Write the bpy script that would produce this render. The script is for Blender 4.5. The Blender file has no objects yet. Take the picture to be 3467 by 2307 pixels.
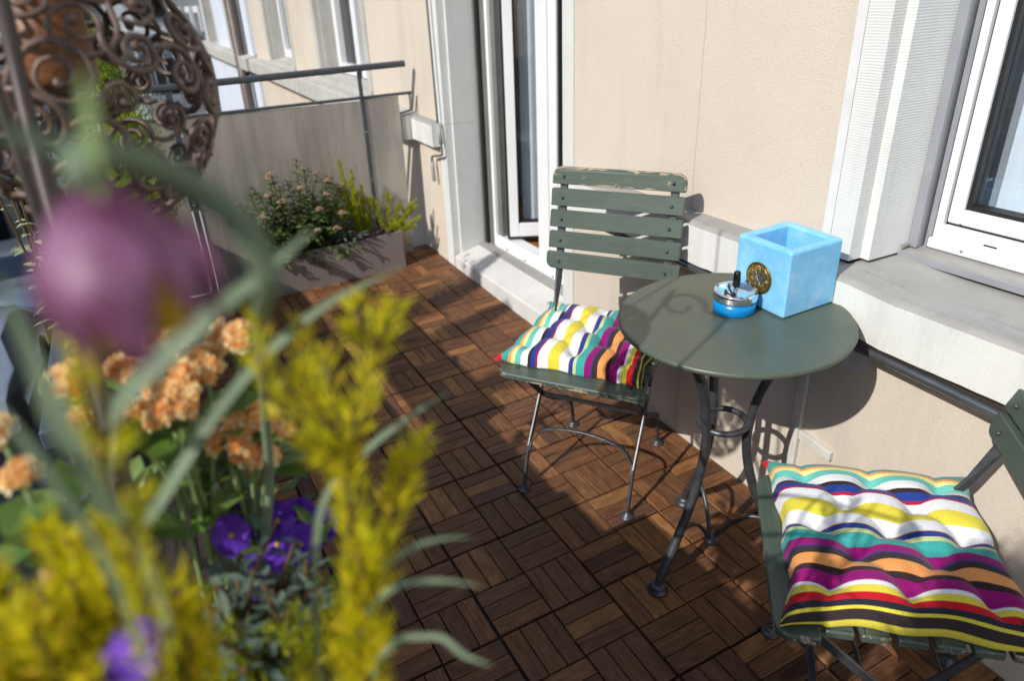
import bpy, math, random
from mathutils import Vector, Matrix
random.seed(7)
sc = bpy.context.scene
# ------------------------------------------------------------------ camera, world, sun
CAM_POS = Vector((2.0183, -0.8064, 1.3646))
RIGHT = Vector((0.46985, 0.88205, -0.035044)); DOWN = Vector((0.371815, -0.233752, -0.898395)); FWD = Vector((-0.800622, 0.409081, -0.437788))
cd = bpy.data.cameras.new('camera'); cam = bpy.data.objects.new('camera', cd); sc.collection.objects.link(cam)
m3 = Matrix((RIGHT, -DOWN, -FWD)).transposed()
cam.matrix_world = Matrix.Translation(CAM_POS) @ m3.to_4x4()
cd.sensor_width = 36.0; cd.lens = 24.89; cd.clip_start = 0.02; cd.clip_end = 600
cd.dof.use_dof = True; cd.dof.focus_distance = 1.58; cd.dof.aperture_fstop = 3.1; cd.dof.aperture_blades = 9
sc.camera = cam
world = bpy.data.worlds.new('World'); sc.world = world; world.use_nodes = True
wn = world.node_tree; bg = wn.nodes['Background']
sky = wn.nodes.new('ShaderNodeTexSky'); sky.sky_type = 'NISHITA'; sky.sun_disc = False
SUN = Vector((0.34, -1.0, 0.77)).normalized()
sky.sun_elevation = math.asin(SUN.z); sky.sun_rotation = math.atan2(SUN.x, SUN.y)
wn.links.new(sky.outputs[0], bg.inputs[0]); bg.inputs[1].default_value = 0.15
sd = bpy.data.lights.new('sun', 'SUN'); sun = bpy.data.objects.new('sun', sd); sc.collection.objects.link(sun)
sd.energy = 4.5; sd.angle = math.radians(0.53); sd.color = (1.0, 0.965, 0.91)
sun.rotation_euler = SUN.to_track_quat('Z', 'Y').to_euler(); sun.location = (1, -4, 6)
sc.view_settings.view_transform = 'Standard'; sc.view_settings.look = 'None'
sc.view_settings.exposure = 0.0; sc.view_settings.gamma = 1.0
sc.cycles.max_bounces = 8; sc.cycles.transparent_max_bounces = 12
DA, DB = -0.021139, 0.036179           # the deck falls gently away from the wall
def dz(x, y): return DA * x + DB * y
# ------------------------------------------------------------------ materials
MATS = {}
def mat(name):
    m = bpy.data.materials.new(name); m.use_nodes = True; MATS[name] = m
    nt = m.node_tree; return m, nt, nt.nodes['Principled BSDF']
def N(nt, t, **kw):
    n = nt.nodes.new(t)
    for k, v in kw.items():
        if k in n.inputs: n.inputs[k].default_value = v
        else: setattr(n, k, v)
    return n
def ramp(nt, fac, stops, interp='LINEAR'):
    r = nt.nodes.new('ShaderNodeValToRGB'); cr = r.color_ramp; cr.interpolation = interp
    while len(cr.elements) < len(stops): cr.elements.new(0.5)
    for e, (p, c) in zip(cr.elements, stops): e.position = p; e.color = (c[0], c[1], c[2], 1)
    nt.links.new(fac, r.inputs[0]); return r
def coords(nt, kind='Object', scale=(1, 1, 1)):
    tc = nt.nodes.new('ShaderNodeTexCoord'); mp = nt.nodes.new('ShaderNodeMapping'); mp.inputs['Scale'].default_value = scale
    nt.links.new(tc.outputs[kind], mp.inputs[0]); return mp.outputs[0]
def noise(nt, vec, scale, detail=4, rough=0.55, dist=0.0):
    n = N(nt, 'ShaderNodeTexNoise', Scale=scale, Detail=detail, Roughness=rough, Distortion=dist)
    nt.links.new(vec, n.inputs['Vector']); return n.outputs['Fac']
def bump(nt, p, h, strength, dist):
    b = N(nt, 'ShaderNodeBump', Strength=strength, Distance=dist); nt.links.new(h, b.inputs['Height'])
    if 'Normal' in p.inputs and p.inputs['Normal'].is_linked:
        nt.links.new(p.inputs['Normal'].links[0].from_socket, b.inputs['Normal'])
    nt.links.new(b.outputs[0], p.inputs['Normal']); return b
def mixc(nt, fac, a, b, mode='MIX'):
    m = nt.nodes.new('ShaderNodeMix'); m.data_type = 'RGBA'; m.blend_type = mode
    for i, v in ((0, fac), (6, a), (7, b)):
        if isinstance(v, (int, float)): m.inputs[i].default_value = v
        elif isinstance(v, (tuple, list)): m.inputs[i].default_value = (*v[:3], 1)
        else: nt.links.new(v, m.inputs[i])
    return m.outputs[2]
def math_(nt, op, a, b=0.0, c=0.0):
    m = nt.nodes.new('ShaderNodeMath'); m.operation = op
    for i, v in enumerate((a, b, c)):
        if isinstance(v, (int, float)): m.inputs[i].default_value = v
        else: nt.links.new(v, m.inputs[i])
    return m.outputs[0]
def plain(name, c1, c2=None, scale=8.0, rough=0.6, metal=0.0, bstr=0.0, bscale=60, bdist=0.002, stretch=(1, 1, 1), spec=0.5):
    m, nt, p = mat(name); c2 = c2 or tuple(x * 0.8 for x in c1)
    v = coords(nt, 'Object', stretch); f = noise(nt, v, scale)
    r = ramp(nt, f, [(0.3, c1), (0.7, c2)]); nt.links.new(r.outputs[0], p.inputs['Base Color'])
    p.inputs['Roughness'].default_value = rough; p.inputs['Metallic'].default_value = metal
    p.inputs['Specular IOR Level'].default_value = spec
    if bstr: bump(nt, p, noise(nt, v, bscale, 3), bstr, bdist)
    return m
def stucco(name, c1, c2, grain=330.0):
    m, nt, p = mat(name); v = coords(nt, 'Object')
    big = noise(nt, v, 1.7, 5, 0.6); fine = noise(nt, v, grain, 2, 0.5)
    vs = coords(nt, 'Object', (9, 9, 1.1)); drip = noise(nt, vs, 1.0, 4, 0.6)
    col = ramp(nt, big, [(0.3, c1), (0.7, c2)]).outputs[0]
    col = mixc(nt, ramp(nt, drip, [(0.50, (0, 0, 0)), (0.75, (0.5, 0.5, 0.5))]).outputs[0], col, tuple(x * 0.72 for x in c1))
    pit = ramp(nt, noise(nt, v, grain * 0.6, 2, 0.4), [(0.30, (0.86, 0.85, 0.84)), (0.42, (1, 1, 1))]).outputs[0]
    col = mixc(nt, 1.0, col, pit, 'MULTIPLY')
    if name == 'render_beige':   # hairline crack running down the wall
        sp = nt.nodes.new('ShaderNodeSeparateXYZ'); nt.links.new(v, sp.inputs[0])
        wv = noise(nt, coords(nt, 'Object', (0.01, 0.01, 9)), 1.0, 5, 0.7)
        dx = math_(nt, 'ABSOLUTE', math_(nt, 'ADD', math_(nt, 'SUBTRACT', sp.outputs[0], 0.456), math_(nt, 'MULTIPLY', math_(nt, 'SUBTRACT', wv, 0.5), 0.02)))
        cr = ramp(nt, dx, [(0.0004, (0.78, 0.76, 0.74)), (0.0016, (1, 1, 1))]).outputs[0]
        col = mixc(nt, 1.0, col, cr, 'MULTIPLY')
    nt.links.new(col, p.inputs['Base Color']); p.inputs['Roughness'].default_value = 0.92
    p.inputs['Specular IOR Level'].default_value = 0.15
    vo = N(nt, 'ShaderNodeTexVoronoi', Scale=grain * 0.55); nt.links.new(v, vo.inputs['Vector'])
    bump(nt, p, vo.outputs['Distance'], 0.45, 0.0016); bump(nt, p, fine, 0.5, 0.0012)
    return m
def stone(name, c1, c2, ribs=None, ribscale=150.0, dirt=0.35):
    """ribs: axis index 0/1/2 across which the tooling lines repeat"""
    m, nt, p = mat(name); v = coords(nt, 'Object')
    big = noise(nt, v, 5.0, 6, 0.65); fine = noise(nt, v, 120.0, 4, 0.6)
    col = ramp(nt, big, [(0.3, c1), (0.72, c2)]).outputs[0]
    st = ramp(nt, noise(nt, coords(nt, 'Object', (14, 14, 2)), 1.0, 5, 0.7), [(0.5, (0, 0, 0)), (0.78, (dirt,) * 3)]).outputs[0]
    col = mixc(nt, st, col, tuple(x * 0.42 for x in c1))
    sp = ramp(nt, noise(nt, v, 320.0, 2), [(0.3, (0.86, 0.86, 0.86)), (0.42, (1, 1, 1))]).outputs[0]
    col = mixc(nt, 1.0, col, sp, 'MULTIPLY')
    nt.links.new(col, p.inputs['Base Color']); p.inputs['Roughness'].default_value = 0.9; p.inputs['Specular IOR Level'].default_value = 0.2
    bump(nt, p, fine, 0.35, 0.002)
    if ribs is not None:
        sep = nt.nodes.new('ShaderNodeSeparateXYZ'); nt.links.new(v, sep.inputs[0])
        wob = noise(nt, coords(nt, 'Object', (6, 6, 6)), 3.0, 3, 0.6)
        ph = math_(nt, 'ADD', math_(nt, 'MULTIPLY', sep.outputs[ribs], ribscale * 6.2832), math_(nt, 'MULTIPLY', wob, 4.0))
        s = math_(nt, 'SINE', ph); s = math_(nt, 'MULTIPLY', s, math_(nt, 'ADD', noise(nt, v, 22.0, 3, 0.6), 0.15))
        bump(nt, p, s, 0.27 if ribs == 2 else 0.12, 0.0010)
        nt.links.new(mixc(nt, 1.0, p.inputs['Base Color'].links[0].from_socket, ramp(nt, s, [(0.0, (0.95,) * 3 if ribs == 2 else (0.97,) * 3), (0.35, (1, 1, 1))]).outputs[0], 'MULTIPLY'), p.inputs['Base Color'])
    return m
def leafmat(name, stops, trans=0.35, rough=0.5, gloss=0.12):
    m, nt, p = mat(name); g = nt.nodes.new('ShaderNodeNewGeometry')
    r = ramp(nt, g.outputs['Random Per Island'], stops)
    col = mixc(nt, 0.12 if ('petal' in name or 'heather' in name) else 0.35, r.outputs[0], ramp(nt, noise(nt, coords(nt, 'Object'), 40.0, 3), [(0.3, tuple(x * 0.5 for x in stops[0][1])), (0.7, stops[-1][1])]).outputs[0])
    nt.links.new(col, p.inputs['Base Color']); p.inputs['Roughness'].default_value = rough; p.inputs['Specular IOR Level'].default_value = gloss * 2
    t = nt.nodes.new('ShaderNodeBsdfTranslucent'); nt.links.new(col, t.inputs[0])
    mx = nt.nodes.new('ShaderNodeMixShader'); mx.inputs[0].default_value = trans
    nt.links.new(p.outputs[0], mx.inputs[1]); nt.links.new(t.outputs[0], mx.inputs[2])
    nt.links.new(mx.outputs[0], nt.nodes['Material Output'].inputs[0]); return m
def glassmat(name, tint=(0.93, 0.95, 0.96), refl=0.12):
    m, nt, p = mat(name); nt.nodes.remove(p)
    tr = nt.nodes.new('ShaderNodeBsdfTransparent'); tr.inputs[0].default_value = (*tint, 1)
    gl = N(nt, 'ShaderNodeBsdfGlossy', Roughness=0.02); gl.inputs[0].default_value = (0.95, 0.97, 1, 1)
    fr = N(nt, 'ShaderNodeFresnel', IOR=1.5); gm = nt.nodes.new('ShaderNodeNewGeometry'); f = math_(nt, 'MULTIPLY', math_(nt, 'ADD', fr.outputs[0], refl * 0.4), math_(nt, 'SUBTRACT', 1.0, gm.outputs['Backfacing']))
    mx = nt.nodes.new('ShaderNodeMixShader'); nt.links.new(f, mx.inputs[0]); nt.links.new(tr.outputs[0], mx.inputs[1]); nt.links.new(gl.outputs[0], mx.inputs[2])
    nt.links.new(mx.outputs[0], nt.nodes['Material Output'].inputs[0]); return m
stucco('render_beige', (0.625, 0.55, 0.46), (0.57, 0.497, 0.412), 560.0)
stucco('render_white', (0.62, 0.66, 0.74), (0.56, 0.60, 0.68), 60.0)
stone('stone_face', (0.66, 0.67, 0.645), (0.60, 0.605, 0.58), ribs=2, ribscale=175.0, dirt=0.2)
stone('stone_reveal', (0.68, 0.69, 0.67), (0.62, 0.63, 0.61), ribs=2, ribscale=170.0, dirt=0.25)
stone('stone_ledge_front', (0.68, 0.68, 0.65), (0.62, 0.62, 0.59), ribs=0, ribscale=190.0, dirt=0.3)
stone('stone_ledge_top', (0.36, 0.35, 0.33), (0.30, 0.29, 0.275), dirt=0.35)
stone('stone_step', (0.62, 0.61, 0.58), (0.54, 0.53, 0.505), dirt=0.3)
stone('stone_far', (0.50, 0.49, 0.455), (0.40, 0.39, 0.355), dirt=0.7)
plain('plaster_white', (0.68, 0.68, 0.68), (0.6, 0.6, 0.6), 12, 0.8, bstr=0.2)
plain('pvc_white', (0.76, 0.77, 0.78), (0.71, 0.72, 0.73), 6, 0.35)
plain('alu_grey', (0.36, 0.37, 0.40), (0.30, 0.31, 0.34), 10, 0.45, 0.35)
plain('rail_dark', (0.075, 0.08, 0.07), (0.05, 0.055, 0.05), 10, 0.5)
plain('rail_olive', (0.16, 0.165, 0.15), (0.12, 0.125, 0.115), 10, 0.5)
plain('gasket_black', (0.012, 0.012, 0.013), None, 10, 0.5)
plain('sill_metal', (0.36, 0.35, 0.33), (0.28, 0.27, 0.25), 9, 0.55, 0.25, stretch=(1, 3, 1))
glassmat('glass'); glassmat('glass_car', (0.12, 0.14, 0.16), 0.3)
plain('curtain_grey', (0.74, 0.79, 0.84), (0.56, 0.61, 0.67), 3, 0.9, stretch=(12, 12, 0.5))
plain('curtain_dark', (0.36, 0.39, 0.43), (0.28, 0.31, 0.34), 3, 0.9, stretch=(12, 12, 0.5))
plain('room_wall', (0.72, 0.70, 0.67), None, 3, 0.9)
plain('curtain', (0.78, 0.84, 0.90), (0.62, 0.68, 0.76), 3, 0.9, stretch=(12, 12, 0.5))
plain('zinc', (0.15, 0.16, 0.17), (0.11, 0.12, 0.13), 25, 0.45, 0.5)
plain('partition_frame', (0.085, 0.095, 0.105), (0.06, 0.07, 0.08), 25, 0.45, 0.4)
plain('steel_dark', (0.10, 0.105, 0.115), (0.06, 0.063, 0.07), 45, 0.40, 0.55, bstr=0.12, bscale=300)
plain('planter_taupe', (0.22, 0.185, 0.172), (0.19, 0.16, 0.15), 4, 0.5)
plain('coping_blue', (0.085, 0.10, 0.135), (0.065, 0.078, 0.105), 6, 0.45, 0.3)
plain('box_dark', (0.05, 0.05, 0.055), None, 6, 0.6)
plain('soil', (0.03, 0.02, 0.012), (0.015, 0.01, 0.007), 60, 0.95, bstr=0.8, bscale=80, bdist=0.01)
plain('pipe_brown', (0.10, 0.08, 0.068), (0.075, 0.058, 0.05), 8, 0.5, 0.2)
plain('pipe_pale', (0.48, 0.46, 0.42), (0.42, 0.40, 0.36), 2, 0.6)
plain('rail_grey', (0.24, 0.28, 0.31), (0.2, 0.24, 0.27), 8, 0.5, 0.3)
plain('duct_white', (0.62, 0.61, 0.57), (0.5, 0.48, 0.43), 25, 0.6)
plain('patch_grey', (0.62, 0.62, 0.66), (0.5, 0.5, 0.54), 25, 0.9, bstr=0.5, bscale=120)
plain('crank_grey', (0.34, 0.35, 0.32), (0.28, 0.29, 0.26), 15, 0.5)
plain('crank_steel', (0.24, 0.25, 0.25), None, 15, 0.35, 0.7)
plain('tube_steel', (0.26, 0.26, 0.28), (0.20, 0.20, 0.22), 30, 0.27, 0.8)
plain('shade_brown', (0.22, 0.16, 0.11), (0.08, 0.055, 0.04), 30, 0.6, 0.3, stretch=(0.2, 1, 1))  # brown of the shaded gap behind the tube, put in as colour
plain('chrome', (0.85, 0.86, 0.88), (0.8, 0.81, 0.83), 3, 0.06, 1.0)
plain('knob_black', (0.008, 0.008, 0.009), None, 3, 0.18)
plain('ash_blue', (0.0, 0.23, 0.56), (0.0, 0.20, 0.50), 3, 0.25)
plain('brass_dark', (0.26, 0.17, 0.035), (0.13, 0.085, 0.02), 90, 0.35, 0.8)
plain('brass_bright', (0.50, 0.40, 0.17), (0.34, 0.26, 0.10), 90, 0.33, 0.85)
plain('medallion_blue', (0.015, 0.09, 0.18), None, 60, 0.3)
plain('iron_scroll', (0.17, 0.115, 0.09), (0.075, 0.05, 0.04), 30, 0.5, 0.3, bstr=0.3, bscale=120)
plain('rod_iron', (0.075, 0.06, 0.052), (0.045, 0.036, 0.03), 30, 0.55, 0.3)
plain('road_asphalt', (0.055, 0.055, 0.058), (0.042, 0.042, 0.045), 3, 0.9)
plain('car_silver', (0.62, 0.64, 0.68), (0.6, 0.62, 0.66), 1, 0.25, 0.5)
plain('car_grey', (0.22, 0.235, 0.26), None, 1, 0.25, 0.5)
plain('car_white', (0.75, 0.79, 0.84), None, 1, 0.25)
plain('tyre', (0.015, 0.015, 0.015), None, 5, 0.8); plain('rim', (0.4, 0.4, 0.42), None, 5, 0.3, 0.8)
plain('far_facade', (0.60, 0.62, 0.62), (0.54, 0.55, 0.55), 0.5, 0.9)
plain('far_facade_grey', (0.16, 0.17, 0.19), (0.13, 0.14, 0.15), 0.5, 0.9)
plain('far_window', (0.02, 0.024, 0.028), None, 2, 0.15)
plain('terracotta', (0.30, 0.12, 0.06), (0.22, 0.09, 0.05), 10, 0.85)
leafmat('leaf_shrub', [(0.0, (0.045, 0.085, 0.022)), (0.6, (0.10, 0.165, 0.045)), (1.0, (0.22, 0.28, 0.09))], 0.35)
leafmat('leaf_sage', [(0.0, (0.07, 0.11, 0.085)), (1.0, (0.16, 0.22, 0.17))], 0.2)
leafmat('leaf_grass', [(0.0, (0.13, 0.20, 0.10)), (1.0, (0.19, 0.28, 0.15))], 0.3)
leafmat('leaf_blade', [(0.0, (0.20, 0.27, 0.17)), (1.0, (0.27, 0.35, 0.23))], 0.35)
leafmat('leaf_stalk', [(0.0, (0.23, 0.32, 0.12)), (1.0, (0.3, 0.4, 0.16))], 0.3)
leafmat('leaf_kal', [(0.0, (0.07, 0.15, 0.02)), (0.7, (0.11, 0.22, 0.03)), (1.0, (0.24, 0.33, 0.08))], 0.25, 0.35, 0.3)
leafmat('heather_gold', [(0.0, (0.36, 0.42, 0.010)), (0.45, (0.72, 0.68, 0.010)), (0.8, (0.88, 0.76, 0.015)), (1.0, (0.82, 0.52, 0.07))], 0.5)
leafmat('heather_lime', [(0.0, (0.24, 0.30, 0.012)), (0.6, (0.46, 0.50, 0.02)), (1.0, (0.62, 0.62, 0.03))], 0.45)
leafmat('conifer', [(0.0, (0.06, 0.13, 0.012)), (0.6, (0.22, 0.34, 0.02)), (1.0, (0.50, 0.56, 0.05))], 0.45)
leafmat('heather_purple', [(0.0, (0.10, 0.02, 0.07)), (0.6, (0.22, 0.06, 0.18)), (1.0, (0.10, 0.12, 0.05))], 0.25)
leafmat('petal_blue', [(0.0, (0.20, 0.24, 0.45)), (1.0, (0.45, 0.5, 0.72))], 0.3)
leafmat('umbel_pink', [(0.0, (0.22, 0.10, 0.07)), (0.5, (0.42, 0.25, 0.18)), (1.0, (0.62, 0.50, 0.36))], 0.2)
leafmat('petal_orange', [(0.0, (0.97, 0.42, 0.08)), (0.3, (0.98, 0.60, 0.20)), (0.6, (0.99, 0.82, 0.45)), (1.0, (0.99, 0.94, 0.72))], 0.55)
leafmat('petal_violet', [(0.0, (0.07, 0.012, 0.30)), (0.6, (0.14, 0.035, 0.48)), (1.0, (0.20, 0.06, 0.60))], 0.3)
leafmat('petal_red', [(0.0, (0.25, 0.0, 0.03)), (1.0, (0.4, 0.01, 0.06))], 0.3)
leafmat('stamen', [(0.0, (0.6, 0.38, 0.02)), (1.0, (0.75, 0.5, 0.03))], 0.2)
leafmat('stem_brown', [(0.0, (0.08, 0.045, 0.02)), (1.0, (0.14, 0.09, 0.03))], 0.05)
leafmat('variegated', [(0.0, (0.2, 0.3, 0.1)), (0.5, (0.5, 0.6, 0.35)), (1.0, (0.65, 0.7, 0.5))], 0.3)

def m_wood():
    m, nt, p = mat('deck_wood'); a = nt.nodes.new('ShaderNodeAttribute'); a.attribute_name = 'grain'
    g = nt.nodes.new('ShaderNodeNewGeometry')
    base = ramp(nt, g.outputs['Random Per Island'], [(0.0, (0.098, 0.046, 0.030)), (0.2, (0.14, 0.065, 0.034)), (0.45, (0.17, 0.076, 0.037)), (0.65, (0.13, 0.067, 0.034)), (0.82, (0.20, 0.090, 0.041)), (0.93, (0.29, 0.14, 0.055)), (1.0, (0.085, 0.044, 0.036))]).outputs[0]
    mp = nt.nodes.new('ShaderNodeMapping'); mp.inputs['Scale'].default_value = (14, 150, 1); nt.links.new(a.outputs['Vector'], mp.inputs[0])
    n1 = noise(nt, mp.outputs[0], 1.0, 5, 0.65, 0.6)
    mp2 = nt.nodes.new('ShaderNodeMapping'); mp2.inputs['Scale'].default_value = (9, 30, 1); nt.links.new(a.outputs['Vector'], mp2.inputs[0])
    n2 = noise(nt, mp2.outputs[0], 1.0, 4, 0.6, 1.5)
    c = mixc(nt, 1.0, base, ramp(nt, n1, [(0.28, (0.50, 0.46, 0.44)), (0.62, (1.15, 1.15, 1.1))]).outputs[0], 'MULTIPLY')
    c = mixc(nt, 1.0, c, ramp(nt, n2, [(0.3, (0.72, 0.66, 0.62)), (0.7, (1.25, 1.25, 1.2))]).outputs[0], 'MULTIPLY')
    knot = ramp(nt, noise(nt, mp2.outputs[0], 0.55, 1, 0.3), [(0.22, (0.35, 0.3, 0.28)), (0.3, (1, 1, 1))]).outputs[0]
    c = mixc(nt, 1.0, c, knot, 'MULTIPLY')
    dust = ramp(nt, noise(nt, coords(nt, 'Object'), 60.0, 3), [(0.70, (0, 0, 0)), (0.82, (0.15, 0.15, 0.15))]).outputs[0]
    c = mixc(nt, dust, c, (0.30, 0.22, 0.16))
    nt.links.new(c, p.inputs['Base Color']); p.inputs['Roughness'].default_value = 0.55; p.inputs['Specular IOR Level'].default_value = 0.3
    bump(nt, p, n1, 0.35, 0.0008)
m_wood()
def m_floor():
    m, nt, p = mat('parquet'); v = coords(nt, 'Object', (2, 14, 1))
    c = ramp(nt, noise(nt, v, 3.0, 5), [(0.3, (0.36, 0.16, 0.045)), (0.7, (0.26, 0.11, 0.03))]).outputs[0]
    nt.links.new(c, p.inputs['Base Color']); p.inputs['Roughness'].default_value = 0.35
m_floor()
def m_green(name, wear):
    """aged dark green paint; attribute 'edge' is 1 at a slat's rim"""
    m, nt, p = mat(name); v = coords(nt, 'Object'); a = nt.nodes.new('ShaderNodeAttribute'); a.attribute_name = 'edge'
    base = ramp(nt, noise(nt, v, 9.0, 4), [(0.3, (0.060, 0.085, 0.066)), (0.7, (0.075, 0.10, 0.080))]).outputs[0]
    gv = coords(nt, 'Object', (6, 60, 60)); grain = noise(nt, gv, 2.0, 4, 0.6)
    base = mixc(nt, 1.0, base, ramp(nt, grain, [(0.3, (0.85, 0.85, 0.85)), (0.6, (1.06, 1.06, 1.06))]).outputs[0], 'MULTIPLY')
    ch = noise(nt, coords(nt, 'Object', (1.0, 3.2, 3.2)), 22.0, 6, 0.7, 0.4)
    e = math_(nt, 'MULTIPLY', a.outputs['Fac'], 0.14)
    f = math_(nt, 'ADD', ch, e)
    t0 = 0.80 - wear * 0.185
    mask = ramp(nt, f, [(t0, (0, 0, 0)), (t0 + 0.012, (1, 1, 1))]).outputs[0]
    wood = ramp(nt, noise(nt, gv, 3.0, 5, 0.7), [(0.35, (0.20, 0.16, 0.11)), (0.65, (0.46, 0.39, 0.27))]).outputs[0]
    nt.links.new(mixc(nt, mask, base, wood), p.inputs['Base Color'])
    nt.links.new(ramp(nt, mask, [(0, (0.38,) * 3), (1, (0.85,) * 3)]).outputs[0], p.inputs['Roughness'])
    inv = math_(nt, 'SUBTRACT', 1.0, mask); bump(nt, p, inv, 0.5, 0.0008); bump(nt, p, grain, 0.15, 0.0006)
m_green('green_paint', 0.0); m_green('green_worn', 1.0); m_green('green_chipped', 0.62)
def m_table():
    m, nt, p = mat('table_green'); v = coords(nt, 'Object')
    c = ramp(nt, noise(nt, v, 6.0, 5, 0.65), [(0.3, (0.062, 0.084, 0.062)), (0.7, (0.095, 0.108, 0.078))]).outputs[0]
    sp = ramp(nt, noise(nt, v, 130.0, 2), [(0.78, (0, 0, 0)), (0.82, (0.5, 0.5, 0.5))]).outputs[0]
    nt.links.new(mixc(nt, sp, c, (0.25, 0.26, 0.22)), p.inputs['Base Color'])
    r = ramp(nt, noise(nt, v, 5.0, 6, 0.7), [(0.3, (0.30,) * 3), (0.7, (0.44,) * 3)]).outputs[0]
    nt.links.new(r, p.inputs['Roughness']); p.inputs['Specular IOR Level'].default_value = 0.55
m_table()
def m_wax():
    m, nt, p = mat('blue_wax'); v = coords(nt, 'Object')
    c = ramp(nt, noise(nt, v, 22.0, 6, 0.7, 0.5), [(0.30, (0.16, 0.46, 0.70)), (0.5, (0.21, 0.53, 0.78)), (0.72, (0.36, 0.60, 0.80))]).outputs[0]
    nt.links.new(c, p.inputs['Base Color']); p.inputs['Roughness'].default_value = 0.33
    p.inputs['Subsurface Weight'].default_value = 0.6; p.inputs['Subsurface Radius'].default_value = (0.3, 0.6, 1.0); p.inputs['Subsurface Scale'].default_value = 0.018
    bump(nt, p, noise(nt, v, 60.0, 3), 0.12, 0.001)
m_wax()
def m_cushion():
    m, nt, p = mat('striped_cotton'); a = nt.nodes.new('ShaderNodeAttribute'); a.attribute_name = 'stripe'
    W = (0.74, 0.74, 0.74); TE = (0.045, 0.33, 0.30); OR = (0.72, 0.30, 0.09); PY = (0.72, 0.66, 0.27); LT = (0.13, 0.46, 0.40)
    BR = (0.035, 0.02, 0.022); BL = (0.018, 0.045, 0.24); CR = (0.40, 0.01, 0.04); YE = (0.68, 0.58, 0.06); PL = (0.50, 0.55, 0.25)
    MG = (0.26, 0.008, 0.14); VB = (0.045, 0.035, 0.2); DK = (0.04, 0.028, 0.03); RD = (0.48, 0.01, 0.02); CH = (0.022, 0.024, 0.034)
    seq = [(-0.2300, W), (-0.2180, BR), (-0.2150, TE), (-0.1968, OR), (-0.1883, PY), (-0.1778, LT), (-0.1606, W), (-0.1378, BR), (-0.1285, BL), (-0.1142, CR),
           (-0.1085, W), (-0.077, YE), (-0.0444, W), (-0.0165, OR), (-0.0142, BL), (-0.0001, PL), (0.0077, TE), (0.0323, MG), (0.0514, VB),
           (0.0561, DK), (0.070, OR), (0.0951, BR), (0.1059, MG), (0.1298, W), (0.1410, YE), (0.1597, RD), (0.1784, CH), (0.1950, YE), (0.2020, DK), (0.2190, YE), (0.2310, DK)]
    lo, hi = -0.24, 0.24
    f = math_(nt, 'MULTIPLY', math_(nt, 'SUBTRACT', a.outputs['Fac'], lo), 1 / (hi - lo))
    r = ramp(nt, f, [((s - lo) / (hi - lo), c) for s, c in seq], 'CONSTANT').outputs[0]
    v = coords(nt, 'Object'); r = mixc(nt, 1.0, r, ramp(nt, noise(nt, v, 420.0, 2), [(0.3, (0.82,) * 3), (0.7, (1.08,) * 3)]).outputs[0], 'MULTIPLY')
    b = nt.nodes.new('ShaderNodeAttribute'); b.attribute_name = 'tip'
    r = mixc(nt, b.outputs['Fac'], r, (0.52, 0.012, 0.03))
    nt.links.new(r, p.inputs['Base Color']); p.inputs['Roughness'].default_value = 0.9; p.inputs['Specular IOR Level'].default_value = 0.1
    p.inputs['Sheen Weight'].default_value = 0.12
    bump(nt, p, noise(nt, v, 900.0, 2), 0.3, 0.0004); bump(nt, p, noise(nt, v, 35.0, 4, 0.6), 0.35, 0.004)
m_cushion()
def m_partition():
    m, nt, p = mat('frosted_panel'); v = coords(nt, 'Object', (7, 7, 0.9))
    f = noise(nt, v, 2.2, 5, 0.6)
    c = ramp(nt, f, [(0.3, (0.36, 0.33, 0.295)), (0.7, (0.50, 0.46, 0.41))]).outputs[0]
    st = ramp(nt, noise(nt, coords(nt, 'Object', (40, 40, 2.0)), 2.0, 5, 0.7), [(0.35, (0.93,) * 3), (0.7, (1.05,) * 3)]).outputs[0]
    nt.links.new(mixc(nt, 1.0, c, st, 'MULTIPLY'), p.inputs['Base Color'])
    p.inputs['Metallic'].default_value = 0.45; p.inputs['Roughness'].default_value = 0.24
    p.inputs['Specular IOR Level'].default_value = 0.6
    nt.links.new(ramp(nt, f, [(0.3, (0.20,) * 3), (0.7, (0.34,) * 3)]).outputs[0], p.inputs['Roughness'])
    bump(nt, p, noise(nt, coords(nt, 'Object', (3, 3, 0.6)), 3.0, 3), 0.15, 0.01)
m_partition()
def m_frit():
    m, nt, p = mat('fritillary_petal'); a = nt.nodes.new('ShaderNodeAttribute'); a.attribute_name = 'grain'
    ck = N(nt, 'ShaderNodeTexChecker', Scale=1.0); mp = nt.nodes.new('ShaderNodeMapping'); mp.inputs['Scale'].default_value = (13, 13, 0)
    nt.links.new(a.outputs['Vector'], mp.inputs[0]); nt.links.new(mp.outputs[0], ck.inputs['Vector'])
    ck.inputs['Color1'].default_value = (0.13, 0.02, 0.075, 1); ck.inputs['Color2'].default_value = (0.34, 0.14, 0.26, 1)
    n = ramp(nt, noise(nt, coords(nt, 'Object'), 55.0, 3), [(0.38, (0.10, 0.008, 0.04)), (0.62, (0.42, 0.20, 0.36))]).outputs[0]
    c = mixc(nt, 0.5, ck.outputs[0], n); nt.links.new(c, p.inputs['Base Color']); p.inputs['Roughness'].default_value = 0.5
    t = nt.nodes.new('ShaderNodeBsdfTranslucent'); nt.links.new(c, t.inputs[0]); mx = nt.nodes.new('ShaderNodeMixShader'); mx.inputs[0].default_value = 0.3
    nt.links.new(p.outputs[0], mx.inputs[1]); nt.links.new(t.outputs[0], mx.inputs[2]); nt.links.new(mx.outputs[0], nt.nodes['Material Output'].inputs[0])
m_frit()
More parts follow.
